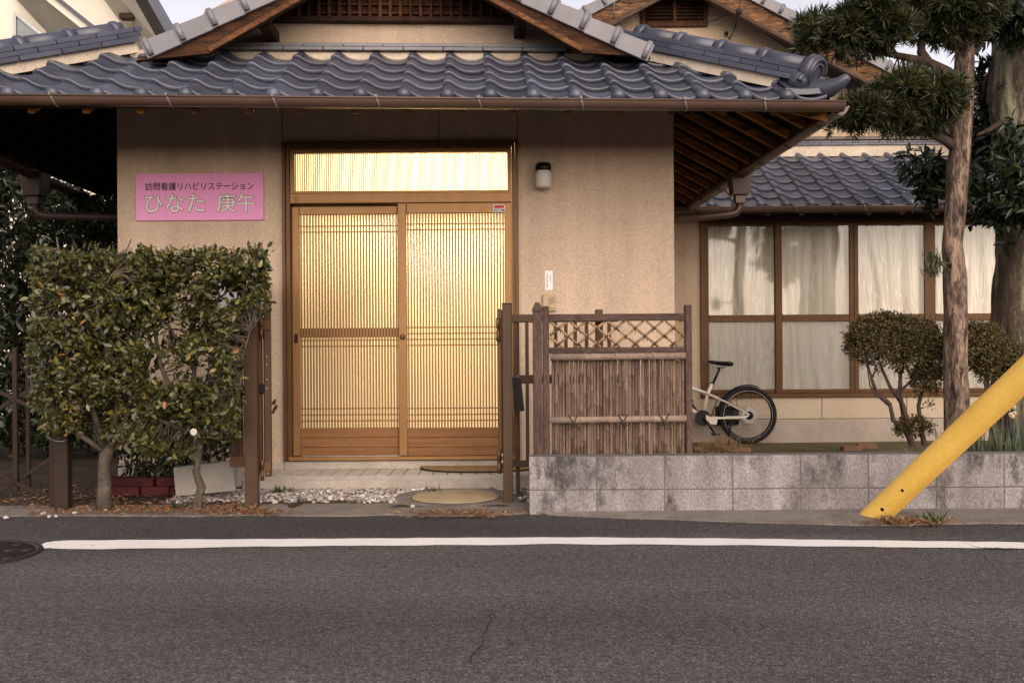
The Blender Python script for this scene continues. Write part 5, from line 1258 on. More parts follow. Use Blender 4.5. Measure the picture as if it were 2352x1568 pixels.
# ------------------------------------------------------------------ plants
LEAF = (np.array([(0,0,0),(.28,.40,.05),(.62,.42,.05),(1,0,-.07),(.62,-.42,.05),(.28,-.40,.05),(.33,0,0),(.68,0,-.02)]), [(0,6,1),(6,7,2,1),(7,3,2),(0,5,6),(6,5,4,7),(7,4,3)])
NEEDLE = (np.array([(0,0,0),(.45,.5,.02),(1,0,-.05),(.45,-.5,.02)]), [(0,2,1),(0,3,2)])
BLADE = (np.array([(0,.5,0),(0,-.5,0),(.5,.42,.10),(.5,-.42,.10),(.82,.25,.06),(.82,-.25,.06),(1,0,-.04)]), [(0,1,3,2),(2,3,5,4),(4,5,6)])
def unit(a): return a / np.maximum(1e-9, np.linalg.norm(a, axis=1, keepdims=True))
def frames(d, n):
    d = unit(d); b = unit(np.cross(n, d)); n = np.cross(d, b); return d, b, n
def leaf_mesh(name, C, d, n, L, W, tpl, mat, origin, rnd=None, curl=1.0):
    V, Fc = tpl; N = len(C); d, b, n = frames(d, n); L = np.broadcast_to(L, N); W = np.broadcast_to(W, N)
    verts = (C[:,None,:] + V[None,:,0,None]*L[:,None,None]*d[:,None,:] + V[None,:,1,None]*W[:,None,None]*b[:,None,:] + curl*V[None,:,2,None]*L[:,None,None]*n[:,None,:]).reshape(-1,3) - np.array(origin)
    k = len(V); tot = sum(len(f) for f in Fc); nf = len(Fc)
    base = np.concatenate([np.array(f) for f in Fc]); loops = (base[None,:] + (np.arange(N)*k)[:,None]).reshape(-1)
    sizes = np.tile(np.array([len(f) for f in Fc]), N); starts = np.concatenate([[0], np.cumsum(sizes)[:-1]])
    me = bpy.data.meshes.new(name); me.vertices.add(len(verts)); me.vertices.foreach_set('co', verts.astype(np.float32).ravel())
    me.loops.add(len(loops)); me.loops.foreach_set('vertex_index', loops.astype(np.int32))
    me.polygons.add(len(sizes)); me.polygons.foreach_set('loop_start', starts.astype(np.int32)); me.polygons.foreach_set('loop_total', sizes.astype(np.int32))
    if rnd is None: rnd = rng.random(N)
    at = me.attributes.new('rnd', 'FLOAT', 'FACE'); at.data.foreach_set('value', np.repeat(rnd, nf).astype(np.float32))
    me.materials.append(MATS[mat]); me.update(calc_edges=True); me.polygons.foreach_set('use_smooth', np.ones(len(sizes), bool)); return me
def leaf_part(name, parent, *a, kind='stuff', **k):
    o = obj(name, leaf_mesh(name, *a, origin=tuple(world_of(parent).translation), **k), parent)
    if kind: o['kind'] = kind
    return o
def rvec(N): return unit(rng.normal(size=(N,3)))
def cluster_leaves(centers, outs, per, spread, L, W, up=.35, droop=0.0):
    """per leaves round each centre, fanned about the outward direction"""
    N = len(centers); C = np.repeat(centers, per, 0); O = np.repeat(outs, per, 0)
    d = unit(O*.7 + rvec(N*per)*.95 + np.array([0,0,up])); C = C + rvec(N*per)*spread*rng.random((N*per,1)) ; n = unit(O*.6 + rvec(N*per)*.6 + np.array([0,0,.5]))
    d[:,2] -= droop
    l = L*rng.uniform(.5,1.3,N*per); return C, d, n, l, l*W
def nearest_on(limbs, p):
    best = None
    for path in limbs:
        for q in path:
            dd = (q-p).length
            if best is None or dd < best[0]: best = (dd, q)
    return best[1]
def densify(path, n=6):
    o_ = []
    for a, b in zip(path[:-1], path[1:]):
        for i in range(n): o_.append(a.lerp(b, i/n))
    return o_ + [path[-1]]
def wob(p, s): return Vector(p) + Vector((random.uniform(-s,s), random.uniform(-s,s), random.uniform(-s,s)))

# ---- camellias trained as a flat hedge (two plants)
def camellia(label, u0, u1, trunk, limbs_px, n_cl, gaps, seed, flower, front=150):
    global rng
    random.seed(seed); rng = np.random.default_rng(seed)
    Dc = 6.08
    bx_ = P(trunk[0][0], trunk[0][1], Dc)
    t = thing('camellia', label, 'shrub', (bx_.x, Dc, 0), 'camellias clipped into one flat hedge')
    tp = [P(u, v, Dc) for u, v, r in trunk]; tp[0].z = -.05
    part('trunk', MB().tube(tp, [r*Dc/F for *_, r in trunk], 12, squash=lambda i, j, a: 1+.10*math.sin(3*a+i)), 'bark_camellia', t)
    m = MB(); limbs = []
    for L in limbs_px:
        path = [P(u, v, Dc+dd) for u, v, dd in L]; path = [path[0]] + [wob(p, .02) for p in path[1:]]
        k = len(path); m.tube(path, [.019 - .012*i/(k-1) for i in range(k)], 8); limbs.append(densify(path))
    for _ in range(16):
        pth = random.choice(limbs); q = random.choice(pth[6:]); e = q + Vector((random.uniform(-.22,.22), random.uniform(-.08,.12), random.uniform(.08,.26))); mid = q.lerp(e,.5)+Vector((random.uniform(-.04,.04),0,random.uniform(-.03,.02))); m.tube([q, mid, e], [.009,.007,.004], 6); limbs.append(densify([q,mid,e],4))
    # cluster centres on a shell of a box, thin in depth
    cen = []; out = []
    tries = 0
    while len(cen) < n_cl and tries < 40000:
        tries += 1
        u = random.uniform(u0, u1); top = 582 + 5*math.sin(u*.05) ; bottom = float(np.interp(u, [78,130,230,330,400,480,540,612], [960,990,1000,1035,1050,1040,1000,930]))
        v = random.uniform(top, bottom)
        dd = random.uniform(-.26, .22)
        # outline: rounded bottom corners
        if u < 95 and v > 930: continue
        if u > 545 and v > 705 + random.uniform(0,30): 
            continue
        if u > 545 and v > 930: continue
        w_ = mnoise.noise(Vector((u*.011, v*.011, dd*2+seed)))
        if w_ < -.30 and v > 640: continue
        sk = False
        for (gu, gv, ru, rv, pr) in gaps:
            if ((u-gu)/ru)**2 + ((v-gv)/rv)**2 < 1 and random.random() < pr: sk = True
        if sk: continue
        p = P(u, v, Dc+dd); cen.append(p); out.append(Vector(((u-(u0+u1)/2)/400, -1.2 if dd < 0 else .6, .35 if v < 640 else (-.1 if v < 900 else -.35))).normalized())
    for p in cen:
        q = nearest_on(limbs, p); mid = q.lerp(p, .5) + Vector((random.uniform(-.03,.03), random.uniform(-.03,.03), random.uniform(-.02,.04)))
        m.tube([q, mid, p], [.0055,.004,.0025], 4, cap=False)
    part('branches', m, 'bark_camellia', t)
    C = np.array([tuple(p) for p in cen]); O = np.array([tuple(p) for p in out])
    c, d, n, l, w_ = cluster_leaves(C, O, 13, .055, .045, .50, .22)
    yy = c[:,1]; order = np.argsort(yy); pick = order[:front*4:4]; rest = np.setdiff1d(np.arange(len(c)), pick)
    rn = np.clip(rng.random(len(c))*.93 + .07*(rng.random(len(c)) > .93), 0, 1)
    leaf_part('foliage', t, c[rest], d[rest], n[rest], l[rest], w_[rest], LEAF, 'leaf_camellia', rnd=rn[rest])
    me = leaf_mesh('leaf', np.zeros((1,3)), np.array([[1.,0,0]]), np.array([[0,0,1.]]), 1.0, .46, LEAF, 'leaf_camellia', (0,0,0), rnd=np.zeros(1))
    a2 = me.attributes.new('solo', 'FLOAT', 'FACE'); a2.data.foreach_set('value', np.ones(len(me.polygons), np.float32)); me.update()
    dd_, bb_, nn_ = frames(d[pick], n[pick]); tl = Vector(t.location)
    for i, k in enumerate(pick):
        o = obj('leaf', me, t); o.matrix_local = Matrix.Translation(Vector(c[k]) - tl) @ Matrix((dd_[i], bb_[i], nn_[i])).transposed().to_4x4() @ Matrix.Scale(float(l[k]), 4)
    if flower:
        f = P(*flower, Dc-.30); m = MB()
        for ring_, (nr, rr, tilt) in enumerate(((7,.020,.2),(6,.015,.6),(5,.010,1.0))):
            for k in range(nr):
                a = 2*math.pi*(k+.5*ring_)/nr; dirv = Vector((math.cos(a), -.5*tilt-.1, math.sin(a))); c0 = f + dirv*rr*.55; m.sphere(c0, rr*.55, 8, 6, 1, .5, 1)
        part('flower', m, 'petal', t)
camellia('left camellia of the clipped hedge, thick pale trunk beside the lattice gate', 78, 330,
         [(240,1172,19),(241,1120,15.5),(240,1070,14),(243,1045,15.5),(256,1022,10)],
         [[(243,1040,0),(215,980,.02),(190,900,0),(150,800,-.05),(120,680,0),(110,600,0)], [(250,1030,0),(270,940,.05),(262,840,.08),(230,720,.05),(225,620,0)], [(243,1040,0),(175,990,-.08),(120,930,-.1),(100,860,-.05)],
          [(255,1030,0),(315,920,.02),(340,800,.05),(330,700,.03),(300,610,0)], [(243,1030,0),(200,880,-.12),(190,760,-.14),(170,650,-.1)]],
         1050, [(310,770,26,50,.5),(150,720,22,20,.5),(200,850,24,20,.5)], 5, None, 150)
camellia('right camellia of the clipped hedge, slender twisted trunk before the leaning slab', 320, 612,
         [(452,1168,12),(456,1145,11),(463,1120,9.5),(450,1085,8),(457,1040,7.5),(462,995,7)],
         [[(460,1000,0),(440,900,.02),(450,800,.05),(480,700,.03),(470,610,0)], [(460,1000,0),(500,930,0),(535,850,-.03),(550,740,0),(560,620,0)], [(455,990,0),(400,900,-.05),(365,830,-.06),(355,720,0),(380,620,0)],
          [(470,960,0),(490,830,.05),(500,740,.08),(590,660,.02),(600,610,0)], [(460,1000,0),(380,960,-.08),(330,920,-.1)], [(500,930,0),(545,900,-.1),(560,840,-.12)]],
         900, [(330,790,40,60,.8),(400,765,40,34,.85),(455,745,22,28,.7),(385,850,55,32,.8),(465,845,34,38,.75),(505,690,22,34,.6),(425,690,20,22,.6),(350,690,24,20,.5),(575,655,20,24,.4),(520,790,22,26,.5)], 9, (445,992), 150)

# ---- dark evergreen hedge behind the camellias
random.seed(31); rng = np.random.default_rng(31)
hg = thing('evergreen_tree', 'dark dense evergreen growing behind the left camellia and lattice gate', 'tree', (PX(60, 9.4), 9.4, 0))
m = MB()
for (u, dd) in ((30,0),(120,.3),(210,.1),(-60,.2)):
    p0 = P(u, 1050, 9.4+dd); p0.z = -.1; m.tube([p0, p0+Vector((.05,0,.7)), p0+Vector((-.05,.1,1.4)), p0+Vector((.08,0,2.1))], [.05,.045,.035,.02], 8)
part('trunk', m, 'branch_dark', hg)
cen = []; out = []
while len(cen) < 3000:
    u = random.uniform(-140, 300); D = random.uniform(8.9, 10.9); edge = float(np.interp(u, [-140,0,60,120,200,270,300], [330,368,392,425,460,485,500])) + 14*mnoise.noise(Vector((u*.05, D*3, 0)))
    v = edge + (1080-edge)*random.random()**1.15
    if random.random() < .55 and D > 9.3: D -= .4
    p = P(u, v, D); 
    if p.z < .05: continue
    cen.append(tuple(p)); out.append(tuple(Vector((random.uniform(-.3,.5), -.8, .5)).normalized()))
C = np.array(cen); O = np.array(out); c, d, n, l, w_ = cluster_leaves(C, O, 9, .10, .10, .36, .25)
leaf_part('crown', hg, c, d, n, l, w_, LEAF, 'leaf_dark')

nd = thing('low_shrub', 'dark low shrub filling the gap behind the camellia trunks', 'shrub', (PX(400, 6.85), 6.85, 0))
m = MB()
for k in range(14):
    p = Vector((PX(random.uniform(290,520), 6.85), 6.85+random.uniform(-.08,.08), -.03)); m.tube([p, p+Vector((random.uniform(-.1,.1),0,.35)), p+Vector((random.uniform(-.15,.15),0,.7))], [.008,.006,.003], 5)
part('stems', m, 'branch_dark', nd)
cen = []; out = []
for k in range(330):
    u = random.uniform(270, 545); v = random.uniform(900, 1098) if not 460 < u else random.uniform(930, 1060); cen.append(tuple(P(u, v, random.uniform(6.72, 7.05)))); out.append((random.uniform(-.4,.4), -.8, .3))
C = np.array(cen); O = np.array(out); c, d, n, l, w_ = cluster_leaves(C, O, 7, .07, .06, .34, .2)
leaf_part('foliage', nd, c, d, n, l, w_, LEAF, 'leaf_dark')
# ---- cloud-pruned podocarpus
random.seed(41); rng = np.random.default_rng(41)
DT = 7.55
tp = [(2196,1060,34),(2196,1000,31),(2195,900,31),(2193,800,29.5),(2196,720,28.5),(2193,640,29.5),(2188,560,25),(2193,500,25),(2198,430,26),(2203,360,26.5),(2208,300,25),(2212,240,24),(2213,170,25),(2216,110,23),(2219,40,21),(2222,-60,20),(2224,-200,18)]
b0 = P(2196, 1040, DT)
pod = thing('podocarpus_tree', 'cloud-pruned podocarpus with pale peeling trunk before the garden window', 'tree', (b0.x, DT, garden_z(b0.x, DT)))
path = [P(u, v, DT) for u, v, r in tp]; rad = [r*.88*DT/F for *_, r in tp]
dn_p, dn_r = [], []
for i in range(len(path)-1):
    for k in range(4): dn_p.append(path[i].lerp(path[i+1], k/4)); dn_r.append(rad[i]+(rad[i+1]-rad[i])*k/4)
dn_p.append(path[-1]); dn_r.append(rad[-1])
trunk_sq = lambda i, j, a: 1 + .10*mnoise.noise(Vector((math.cos(a)*2.2, math.sin(a)*2.2, i*.22))) + .05*math.sin(5*a + i*.15)
part('trunk', MB().tube(dn_p, dn_r, 24, squash=trunk_sq), 'bark', pod)
limbs = [[(2200,345,0),(2175,325,-.05),(2135,305,-.12),(2085,292,-.2),(2030,268,-.22)], [(2205,185,0),(2170,162,-.02),(2130,142,-.08),(2075,131,-.15),(2010,118,-.2),(1940,100,-.2)], [(2128,142,-.08),(2116,120,-.05),(2117,96,-.03),(2120,60,0)],
         [(2212,120,0),(2180,85,-.05),(2150,60,-.1)], [(2214,130,0),(2245,112,.05),(2262,80,.08)], [(2185,607,-.05),(2155,602,-.2),(2130,597,-.28)]]
m = MB(); lw = []
for L in limbs:
    p = [P(u, v, DT+dd) for u, v, dd in L]; k = len(p); r0 = .042 if L[0][1] < 400 else .014; part('limb', MB().tube(p, [r0*(1-.62*i/(k-1)) for i in range(k)], 9), 'branch_dark', pod); lw.append(densify(p))
pads = [(1950,66,122,66,-.20,300),(2150,40,140,72,-.05,330),(2062,238,132,72,-.20,330),(2250,60,60,60,.05,110),(2100,196,40,34,-.22,50),(2050,-60,150,60,-.1,200),(2240,-80,120,60,.1,150),(2140,276,60,34,-.14,70)]
AC, AO = [], []
for (u, v, ru, rv, dd, ncl) in pads:
    D = DT+dd; c0 = P(u, v, D); rx, rz = ru*D/F, rv*D/F; ry = min(rx*.8, .34); subs = [Vector((random.uniform(-.68,.68), random.uniform(-.6,.6), random.uniform(-.5,.5))) for _ in range(max(4, ncl//24))]
    for _ in range(int(ncl*3.3)):
        q = Vector((random.gauss(0,1), random.gauss(0,1), random.gauss(0,1))).normalized(); 
        if q.z < -.35 and random.random() < .5: q.z = -q.z*.5
        rr = random.uniform(.35, 1.0) * (1.25 if random.random() < .06 else 1); sb = random.choice(subs)
        p = c0 + Vector(((sb.x + q.x*rr*.48)*rx, (sb.y + q.y*rr*.5)*ry, (sb.z + q.z*rr*.58)*rz)); AC.append(tuple(p)); o_ = Vector((q.x, q.y*.9-.15, q.z*.6 + .25)) if u != 2137 else Vector((q.x*.5, -.3, -.8)); AO.append(tuple(o_.normalized()))
        if random.random() < .09:
            s_ = nearest_on(lw, p); 
            if (s_-p).length < .6: m.tube([s_, s_.lerp(p,.5)+Vector((0,0,.02)), p], [.008,.006,.003], 4, cap=False)
part('twigs', m, 'branch_dark', pod, kind='stuff')
C = np.array(AC); O = np.array(AO); per = 24; N = len(C)
d = unit(np.repeat(O, per, 0)*.85 + rvec(N*per)*.85); c = np.repeat(C, per, 0) + d*.012; l = .078*rng.uniform(.55,1.25,N*per)
r2 = np.random.default_rng(5); n2 = 260; tt = r2.random(n2); c2 = np.array([tuple(P(2133 + 14*math.sin(3*q) + r2.normal(0,9), 578 + 40*q + r2.normal(0,6), DT-.27+r2.normal(0,.03))) for q in tt]); d2 = unit(np.stack([r2.normal(0,.35,n2), r2.normal(-.1,.3,n2), np.where(r2.random(n2) < .15, .8, -1.0)], 1))
leaf_part('hanging_sprig', pod, c2, d2, rvec(n2), .075*r2.uniform(.7,1.2,n2), .008, NEEDLE, 'leaf_podo')
leaf_part('crown', pod, c, d, unit(rvec(N*per) + np.array([0,-.4,.8])), l, l*.125, NEEDLE, 'leaf_podo')

# ---- big lichen-covered tree at the right edge
random.seed(43); rng = np.random.default_rng(43)
DB = 8.3
tp = [(2372,1060,95),(2366,960,86),(2360,860,80),(2358,760,76),(2356,680,68),(2358,600,66),(2362,500,68),(2366,400,72),(2360,330,76),(2350,250,74),(2348,170,70),(2352,90,66),(2358,0,66),(2366,-120,62),(2372,-260,56)]
b0 = P(2370, 1040, DB); big = thing('lichen_tree', 'thick lichen-spotted tree trunk with broad dark leaves at the right edge', 'tree', (b0.x, DB, garden_z(b0.x, DB)))
path = [P(u, v, DB) for u, v, r in tp]; rad = [r*DB/F for *_, r in tp]; dn_p, dn_r = [], []
for i in range(len(path)-1):
    for k in range(4): dn_p.append(path[i].lerp(path[i+1], k/4)); dn_r.append(rad[i]+(rad[i+1]-rad[i])*k/4)
part('trunk', MB().tube(dn_p, dn_r, 32, squash=lambda i, j, a: 1 + .16*mnoise.noise(Vector((math.cos(a)*1.8, math.sin(a)*1.8, i*.20+4))) + .05*mnoise.noise(Vector((math.cos(a)*6, math.sin(a)*6, i*.5)))), 'bark_lichen', big)
m = MB(); bl = [[(2300,280,-.1),(2270,300,-.2),(2245,310,-.3)],[(2300,420,0),(2280,440,-.15),(2250,455,-.2)],[(2290,150,0),(2265,180,.1),(2255,230,.15)],[(2320,400,-.2),(2330,450,-.35),(2340,480,-.4)],[(2282,760,-.15),(2276,764,-.22)]]
lw = []
for L in bl: p = [P(u,v,DB+dd) for u,v,dd in L]; part('limb', MB().tube(p, [.028*(1-.6*i/(len(p)-1)) for i in range(len(p))], 8), 'branch_dark', big); lw.append(densify(p))
cen = []; out = []
for (u, v, ru, rv, dd, ncl) in ((2285,440,75,62,-.35,90),(2330,470,60,50,-.5,70),(2262,300,26,60,.3,60),(2258,205,24,60,.3,50),(2330,40,50,60,-.4,110),(2325,330,30,40,-.3,20),(2130,385,42,36,.25,45),(2150,440,26,26,.2,22),(2235,380,30,40,.35,30),(2275,30,24,50,.3,40),(2240,-60,120,50,.3,60),(2340,-60,90,60,-.2,80)):
    for _ in range(int(ncl*1.7)):
        q = Vector((random.gauss(0,.5), random.gauss(0,.5), random.gauss(0,.5))); D = DB+dd; c0 = P(u, v, D)
        p = c0 + Vector((q.x*ru*D/F, q.y*.25, q.z*rv*D/F)); cen.append(tuple(p)); out.append(tuple(Vector((q.x*.6, -.5, q.z*.3-.15)).normalized()))
C = np.array(cen); O = np.array(out); c, d, n, l, w_ = cluster_leaves(C, O, 6, .03, .115, .30, .05, droop=.25); leaf_part('crown', big, c, d, n, l, w_, LEAF, 'leaf_broad')

# ---- clipped azalea with bare stems, and a second one behind the trunk
def azalea(label, base, stems, domes, seed, D0, ncl, lmat='leaf_azalea'):
    global rng
    random.seed(seed); rng = np.random.default_rng(seed)
    b0 = P(*base, D0); gz = garden_z(b0.x, D0)
    t = thing('azalea', label, 'shrub', (b0.x, D0, gz)); m = MB(); lw = []
    for L in stems:
        p = [P(u, v, D0+dd) for u, v, dd in L]
        if L[0][1] > 985: p[0].z = gz-.05
        p = [p[0]] + [wob(q, .008) for q in p[1:]]; k = len(p); r0 = .026 if len(L) > 4 else .014
        m.tube(p, [r0*(1-.72*i/(k-1)) for i in range(k)], 7); lw.append(densify(p))
    AC, AO = [], []
    for (u, v, ru, rv, share) in domes:
        c0 = P(u, v, D0); rx, rz = ru*D0/F, rv*D0/F; ry = rx*.75
        for _ in range(int(ncl*share)):
            q = Vector((random.gauss(0,1), random.gauss(0,1), random.gauss(0,1))).normalized()
            if q.z < -.15:
                if random.random() < .62: q.z = abs(q.z)
                else: q.z *= .45
                q.normalize()
            rr = random.uniform(.72, 1.0)*(1+.16*mnoise.noise(q*3+Vector((u*.02,0,0)))); p = c0 + Vector((q.x*rx*rr, q.y*ry*rr, q.z*rz*rr)); AC.append(tuple(p)); AO.append(tuple((q+Vector((0,0,.3))).normalized()))
            if random.random() < .2:
                s_ = nearest_on(lw, p); mid = s_.lerp(p,.5) + Vector((random.uniform(-.03,.03),random.uniform(-.03,.03),.0)); m.tube([s_, mid, p], [.0055,.004,.002], 4, cap=False)
    part('stems', m, 'twig', t)
    C = np.array(AC); O = np.array(AO); c, d, n, l, w_ = cluster_leaves(C, O, 17, .05, .025, .55, .2); leaf_part('foliage', t, c, d, n, l, w_, NEEDLE, lmat)
azalea('clipped azalea dome on bare twisted stems in front of the garden window', (2090,1030),
       [[(2110,1040,0),(2080,985,0),(2050,965,-.02),(2042,930,-.03),(2010,895,-.03),(1995,850,-.02),(1985,800,0)], [(2098,1040,0),(2090,985,0),(2072,930,0),(2045,890,.02),(2025,850,.03),(2010,800,.02)], [(2105,1035,0),(2078,975,.05),(2066,905,.05),(2070,860,.05),(2085,820,.05),(2100,780,.04)],
        [(2130,1040,.05),(2115,990,.05),(2110,930,.06),(2125,870,.05),(2130,800,.02)], [(2010,895,-.03),(2000,870,-.05),(2012,850,-.05),(2005,820,0)], [(2072,930,0),(2060,905,-.05),(2070,870,-.05),(2050,830,0)], [(2060,905,.0),(2100,868,.03),(2130,850,.05)], [(2042,930,-.03),(2008,905,-.06),(2000,885,-.08),(1990,840,-.08)]],
       [(2032,790,88,68,.50),(2108,805,66,72,.34),(2130,880,32,60,.10),(2100,985,40,26,.06)], 51, 8.25, 2100)
azalea('russet clipped azalea behind the yellow guard, right of the pale trunk', (2280,1030),
       [[(2290,1040,0),(2280,980,0),(2275,920,0),(2265,870,0),(2250,820,0)], [(2300,1040,0),(2300,960,.02),(2310,900,.0),(2310,850,0)], [(2275,920,0),(2262,880,-.03),(2270,840,-.03),(2240,800,0)]],
       [(2245,800,62,56,.5),(2305,838,72,52,.5)], 52, 7.95, 1600)

# ---- blade plants: daffodils, lily turf, tufts
def blades(name, label, cat, u, D, n, L, W, spread, lean, mat, seed, group=None, z=None, flat=0.0):
    r = np.random.default_rng(seed); x = PX(u, D); zz = garden_z(x, D) if z is None else z
    t = thing(name, label, cat, (x, D, zz), group)
    C = np.stack([x + r.normal(0, spread, n), D + r.normal(0, spread*.7, n), np.full(n, zz-.01)], 1)
    d = unit(np.stack([r.normal(0, lean, n), r.normal(0, lean, n)-.05, np.ones(n)*(1-flat)], 1)); nn = unit(np.stack([r.normal(0,.5,n), -np.ones(n), r.normal(0,.2,n)], 1))
    o = obj('blades', leaf_mesh('blades', C, d, nn, L*r.uniform(.6,1.15,n), W*r.uniform(.8,1.2,n), BLADE, mat, tuple(t.location), rnd=r.random(n), curl=1.0), t)
    return t
def daff(u, v, D, seed): return blades('daffodil_clump', None, 'daffodil', u, D, 60, .36, .014, .06, .16, 'grass', seed, 'daffodils behind the block wall')
for i, (u, D, lab) in enumerate(((2205,6.5,'daffodil leaves at the foot of the pale trunk'),(2262,6.45,'daffodil clump just right of the yellow guard'),(2305,6.4,'tall daffodil clump under the white blossoms'),(2350,6.5,'daffodil clump cut by the right picture edge'))):
    t = daff(u, 0, D, 60+i); t['label'] = lab
    if 'blossoms' in lab:
        random.seed(5); m = MB(); g_ = MB()
        for k in range(7):
            c = P(2318+random.uniform(-14,14), 946+random.uniform(-14,12), D-.05); base_ = Vector((c.x-.02, D, t.location.z+.1))
            m.tube([base_, c], .003, 5)
        part('stalks', m, 'leaf_broad', t); random.seed(5)
        for k in range(7):
            c = P(2318+random.uniform(-14,14), 946+random.uniform(-14,12), D-.05); m = MB()
            for q in range(6): a = q*math.pi/3; m.sphere(c+Vector((math.cos(a)*.009,0,math.sin(a)*.009)), .006, 7, 5, 1, .4, 1)
            fl = part('flower', m, 'petal', t); part('cup', MB().sphere(c+Vector((0,-.008,0)), .007, 8, 6), 'petal_gold', fl)
for i, (u, v, D, n, L, lab) in enumerate(((2068,1030,6.6,34,.16,'pale spiky tuft behind the block wall left of the yellow guard'),(2120,1030,6.9,50,.22,'dark leafy tuft between the azalea stems and the guard'),(1905,1030,9.6,26,.10,'low moss tuft on the garden edge below the second pane'))):
    blades('grass_tuft', lab, 'tuft', u, D, n, L, .014, .04, .55, 'strawblade' if i == 0 else 'grass', 80+i, 'tufts in the garden')
for i, (u, v, D, n, L, lab) in enumerate(((2140,1200,5.72,26,.10,'small green weed on the gutter strip right of the yellow guard'),(2035,1200,5.66,16,.06,'tiny weed at the foot of the yellow guard'),(648,1126,6.70,30,.07,'dark green weed in the gravel near the left gate post'),(990,1128,6.70,14,.06,'small weed between gravel and drain lid'),(560,1160,6.12,26,.05,'low weed at the foot of the left gate post'),(410,1165,6.15,40,.05,'green weed below the camellia hedge by the twisted trunk'),(1205,1120,6.5,12,.05,'sparse weed beside the end of the block wall'))):
    x, y = gx(u, v, .01); blades('weed', lab, 'weed', u, y if D < 6.0 else D, n, L, .012, .025, .8, 'grass', 90+i, 'small weeds along the road edge', z=.012)
m = MB(); random.seed(8)
mp = thing('maple_sprig', 'dark red maple leaf sprig sticking out beside the folded gate leaf', 'sprig', (PX(626, 6.75), 6.75, PZ(940, 6.75, 626)))
for (u, v, r_) in ((626,922,11),(630,934,10),(625,944,8)):
    c = P(u, v, 6.75)
    for a in (-1.9,-1.2,-.6,0,.5): 
        e = c + Vector((math.cos(a), 0, math.sin(a)))*r_*6.75/F; sd2 = Vector((-math.sin(a),0,math.cos(a)))*.006; m.add([c, c.lerp(e,.5)+sd2+Vector((0,-.004,0)), e, c.lerp(e,.5)-sd2], [(0,1,2,3)])
m.tube([P(620,915,6.76), P(622,930,6.76), P(620,985,6.78)], .003, 5); part('leaves', m, 'maple', mp)

# ---- straw heap by the bicycle, leaf litter, gravel, white stones
def scatter_blades(name, label, cat, pts_fn, n, L, W, mat, seed, zfn, kind='stuff', up=.25):
    r = np.random.default_rng(seed); C = np.array([pts_fn(r) for _ in range(n)]); a = r.uniform(0, 2*math.pi, n)
    d = unit(np.stack([np.cos(a), np.sin(a)*.8, r.normal(up*.4, up, n)], 1)); nn = unit(np.stack([r.normal(0,.4,n), r.normal(0,.4,n)-.3, np.ones(n)], 1))
    me = leaf_mesh(name, C, d, nn, L*r.uniform(.4,1.3,n), W*r.uniform(.6,1.4,n), BLADE if W/L < .2 else LEAF, mat, (0,0,0), rnd=r.random(n)); o = obj(name, me)
    if kind: o['kind'] = kind
    o['label'] = label; o['category'] = cat; return o
def straw_pt(r):
    x = PX(1655 + r.normal(0, 22), 10.1); y = 10.1 + r.normal(0,.22); q = math.hypot((x-PX(1655,10.1))/.35, (y-10.1)/.4); return (x, y, garden_z(x,y) + max(0,.17*(1-q))*r.random())
scatter_blades('dry_straw', 'heap of dry straw and weeds beside the bicycle', 'straw', straw_pt, 420, .17, .006, 'strawblade', 70, None, up=.5)
def moss_pt(r):
    x = r.uniform(2.0, 6.0); y = 9.75 + abs(r.normal(0,.16)); return (x, y, garden_z(x,y)-.005)
scatter_blades('garden_grass', 'thin grass along the garden edge behind the block wall', 'grass', moss_pt, 1600, .035, .005, 'grass', 71, None, up=1.2)
def lit_pt(r):
    u = r.choice([r.uniform(60,640), r.normal(560,45), r.normal(1060,70), r.normal(330,120)]); v = {True: 1178, False: 1180}[u < 700] + r.normal(0, 4.5) - (abs(r.normal(0,8)) if 120 < u < 600 else 0); x, y = gx(u, min(v,1189), .012); return (x, y, .012 + .012*r.random())
scatter_blades('leaf_litter', 'dry fallen leaves and needles along the road edge', 'litter', lit_pt, 1900, .042, .006, 'litter', 72, None, up=.22)
def lit2(r):
    u = r.normal(2075, 45); v = 1205 + r.normal(0, 4); x, y = gx(u, v, 0); return (x, y, .014 + .012*r.random())
scatter_blades('leaf_litter', 'dry litter caught at the foot of the yellow guard', 'litter', lit2, 320, .05, .007, 'litter', 73, None, up=.25)
def lit3(r): u = r.uniform(-40, 560); x = PX(u, 6.4); y = r.uniform(6.1, 7.1); return (x, y, .014 - .05*max(0, min(1, (-3.0-x))) + .01*r.random())
scatter_blades('leaf_litter', 'brown litter on the soil under the camellia hedge', 'litter', lit3, 900, .04, .010, 'litter', 74, None, up=.15)
ICO = bmesh.new(); bmesh.ops.create_icosphere(ICO, subdivisions=1, radius=1); IV = np.array([tuple(v.co) for v in ICO.verts]); IF = [tuple(v.index for v in f.verts) for f in ICO.faces]; ICO.free()
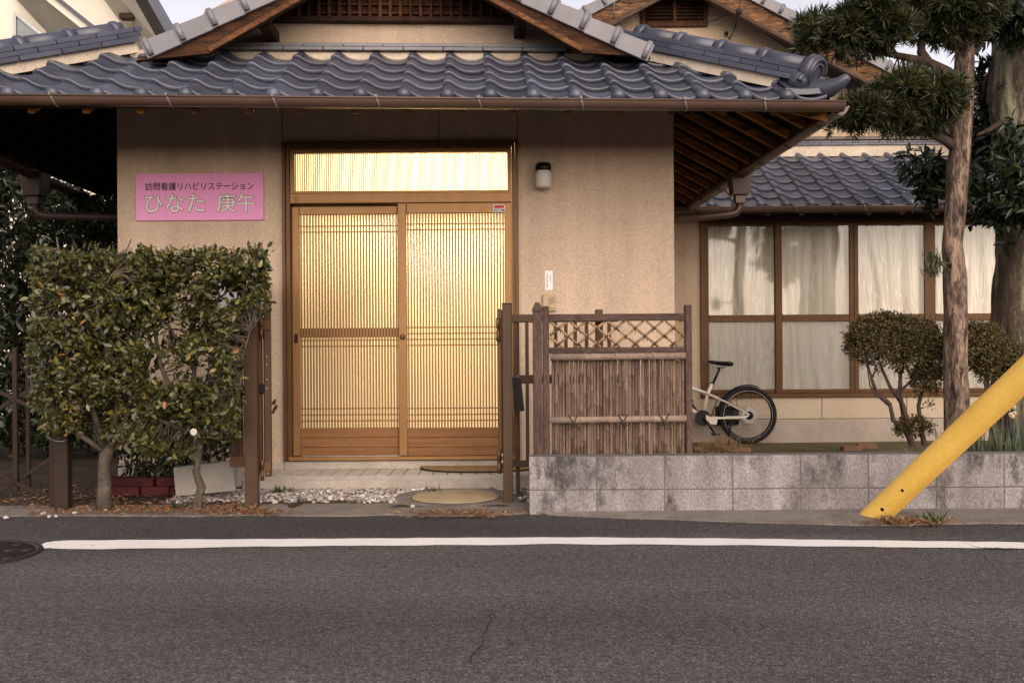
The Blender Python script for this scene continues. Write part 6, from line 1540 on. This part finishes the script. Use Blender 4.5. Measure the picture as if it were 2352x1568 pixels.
def stones(n, fn, smin, smax, seed):
    r = np.random.default_rng(seed); Vs = []; Fs = []; rn = []
    for i in range(n):
        x, y, z = fn(r); s_ = r.uniform(smin, smax)*np.array([1, r.uniform(.7,1), r.uniform(.5,.75)]); a = r.uniform(0, 6.28); jit = 1 + r.normal(0,.13,(len(IV),1)); v = IV*jit*s_
        v = np.stack([v[:,0]*math.cos(a)-v[:,1]*math.sin(a), v[:,0]*math.sin(a)+v[:,1]*math.cos(a), v[:,2]], 1) + np.array([x, y, z + s_[2]*.3]); o_ = len(Vs)*len(IV); Vs.append(v); Fs += [tuple(q+o_ for q in f) for f in IF]; rn.append(r.random())
    V = np.concatenate(Vs); me = bpy.data.meshes.new('stones'); me.from_pydata(V.tolist(), [], Fs); at = me.attributes.new('rnd','FLOAT','FACE'); at.data.foreach_set('value', np.repeat(np.array(rn), len(IF)).astype(np.float32)); me.materials.append(MATS['pebble'])
    me.polygons.foreach_set('use_smooth', np.ones(len(me.polygons), bool)); me.update(); return me
gv_c = (PX(1046, 6.6), 6.6)
def gr_pt(r):
    while True:
        u = r.uniform(400, 1215); y = r.uniform(6.27, 6.83); x = PX(u, 6.55)
        if math.hypot(x-cx, y-cy) < .40: continue
        if y < 6.36 + .10*mnoise.noise(Vector((x*3, 0, 0))) and r.random() < .8: continue
        if u > 960 and r.random() < .55: continue
        return (x, y, .012)
o = obj('gravel', stones(2300, gr_pt, .010, .021, 75)); o['kind'] = 'stuff'; o['label'] = 'pale pebbles between the porch step and the road'; o['category'] = 'gravel'
rr_ = np.random.default_rng(77)
for i, (u, v, lab) in enumerate(((14,1189,'white stone on the road edge at the far left'),(100,1180,'white stone beside the folding gate post foot'),(112,1187,'flat white stone nearest the road left of the hedge'),(128,1186,'whitish stone below the left camellia, third in its row'),(172,1178,'white stone right of the folding gate post'),(243,1172,'white stone at the foot of the thick camellia trunk'),(948,1163,'largest white stone in front of the gravel by the drain lid'))):
    x, y = gx(u, v, .012); me = stones(1, lambda r: (0,0,0), .014, .021, 100+i); me.attributes['rnd'].data.foreach_set('value', np.ones(len(me.polygons), np.float32)*.78); tag(obj('stone', me, None, (x, y, .012)), lab, 'stone', 'white stones along the road edge')
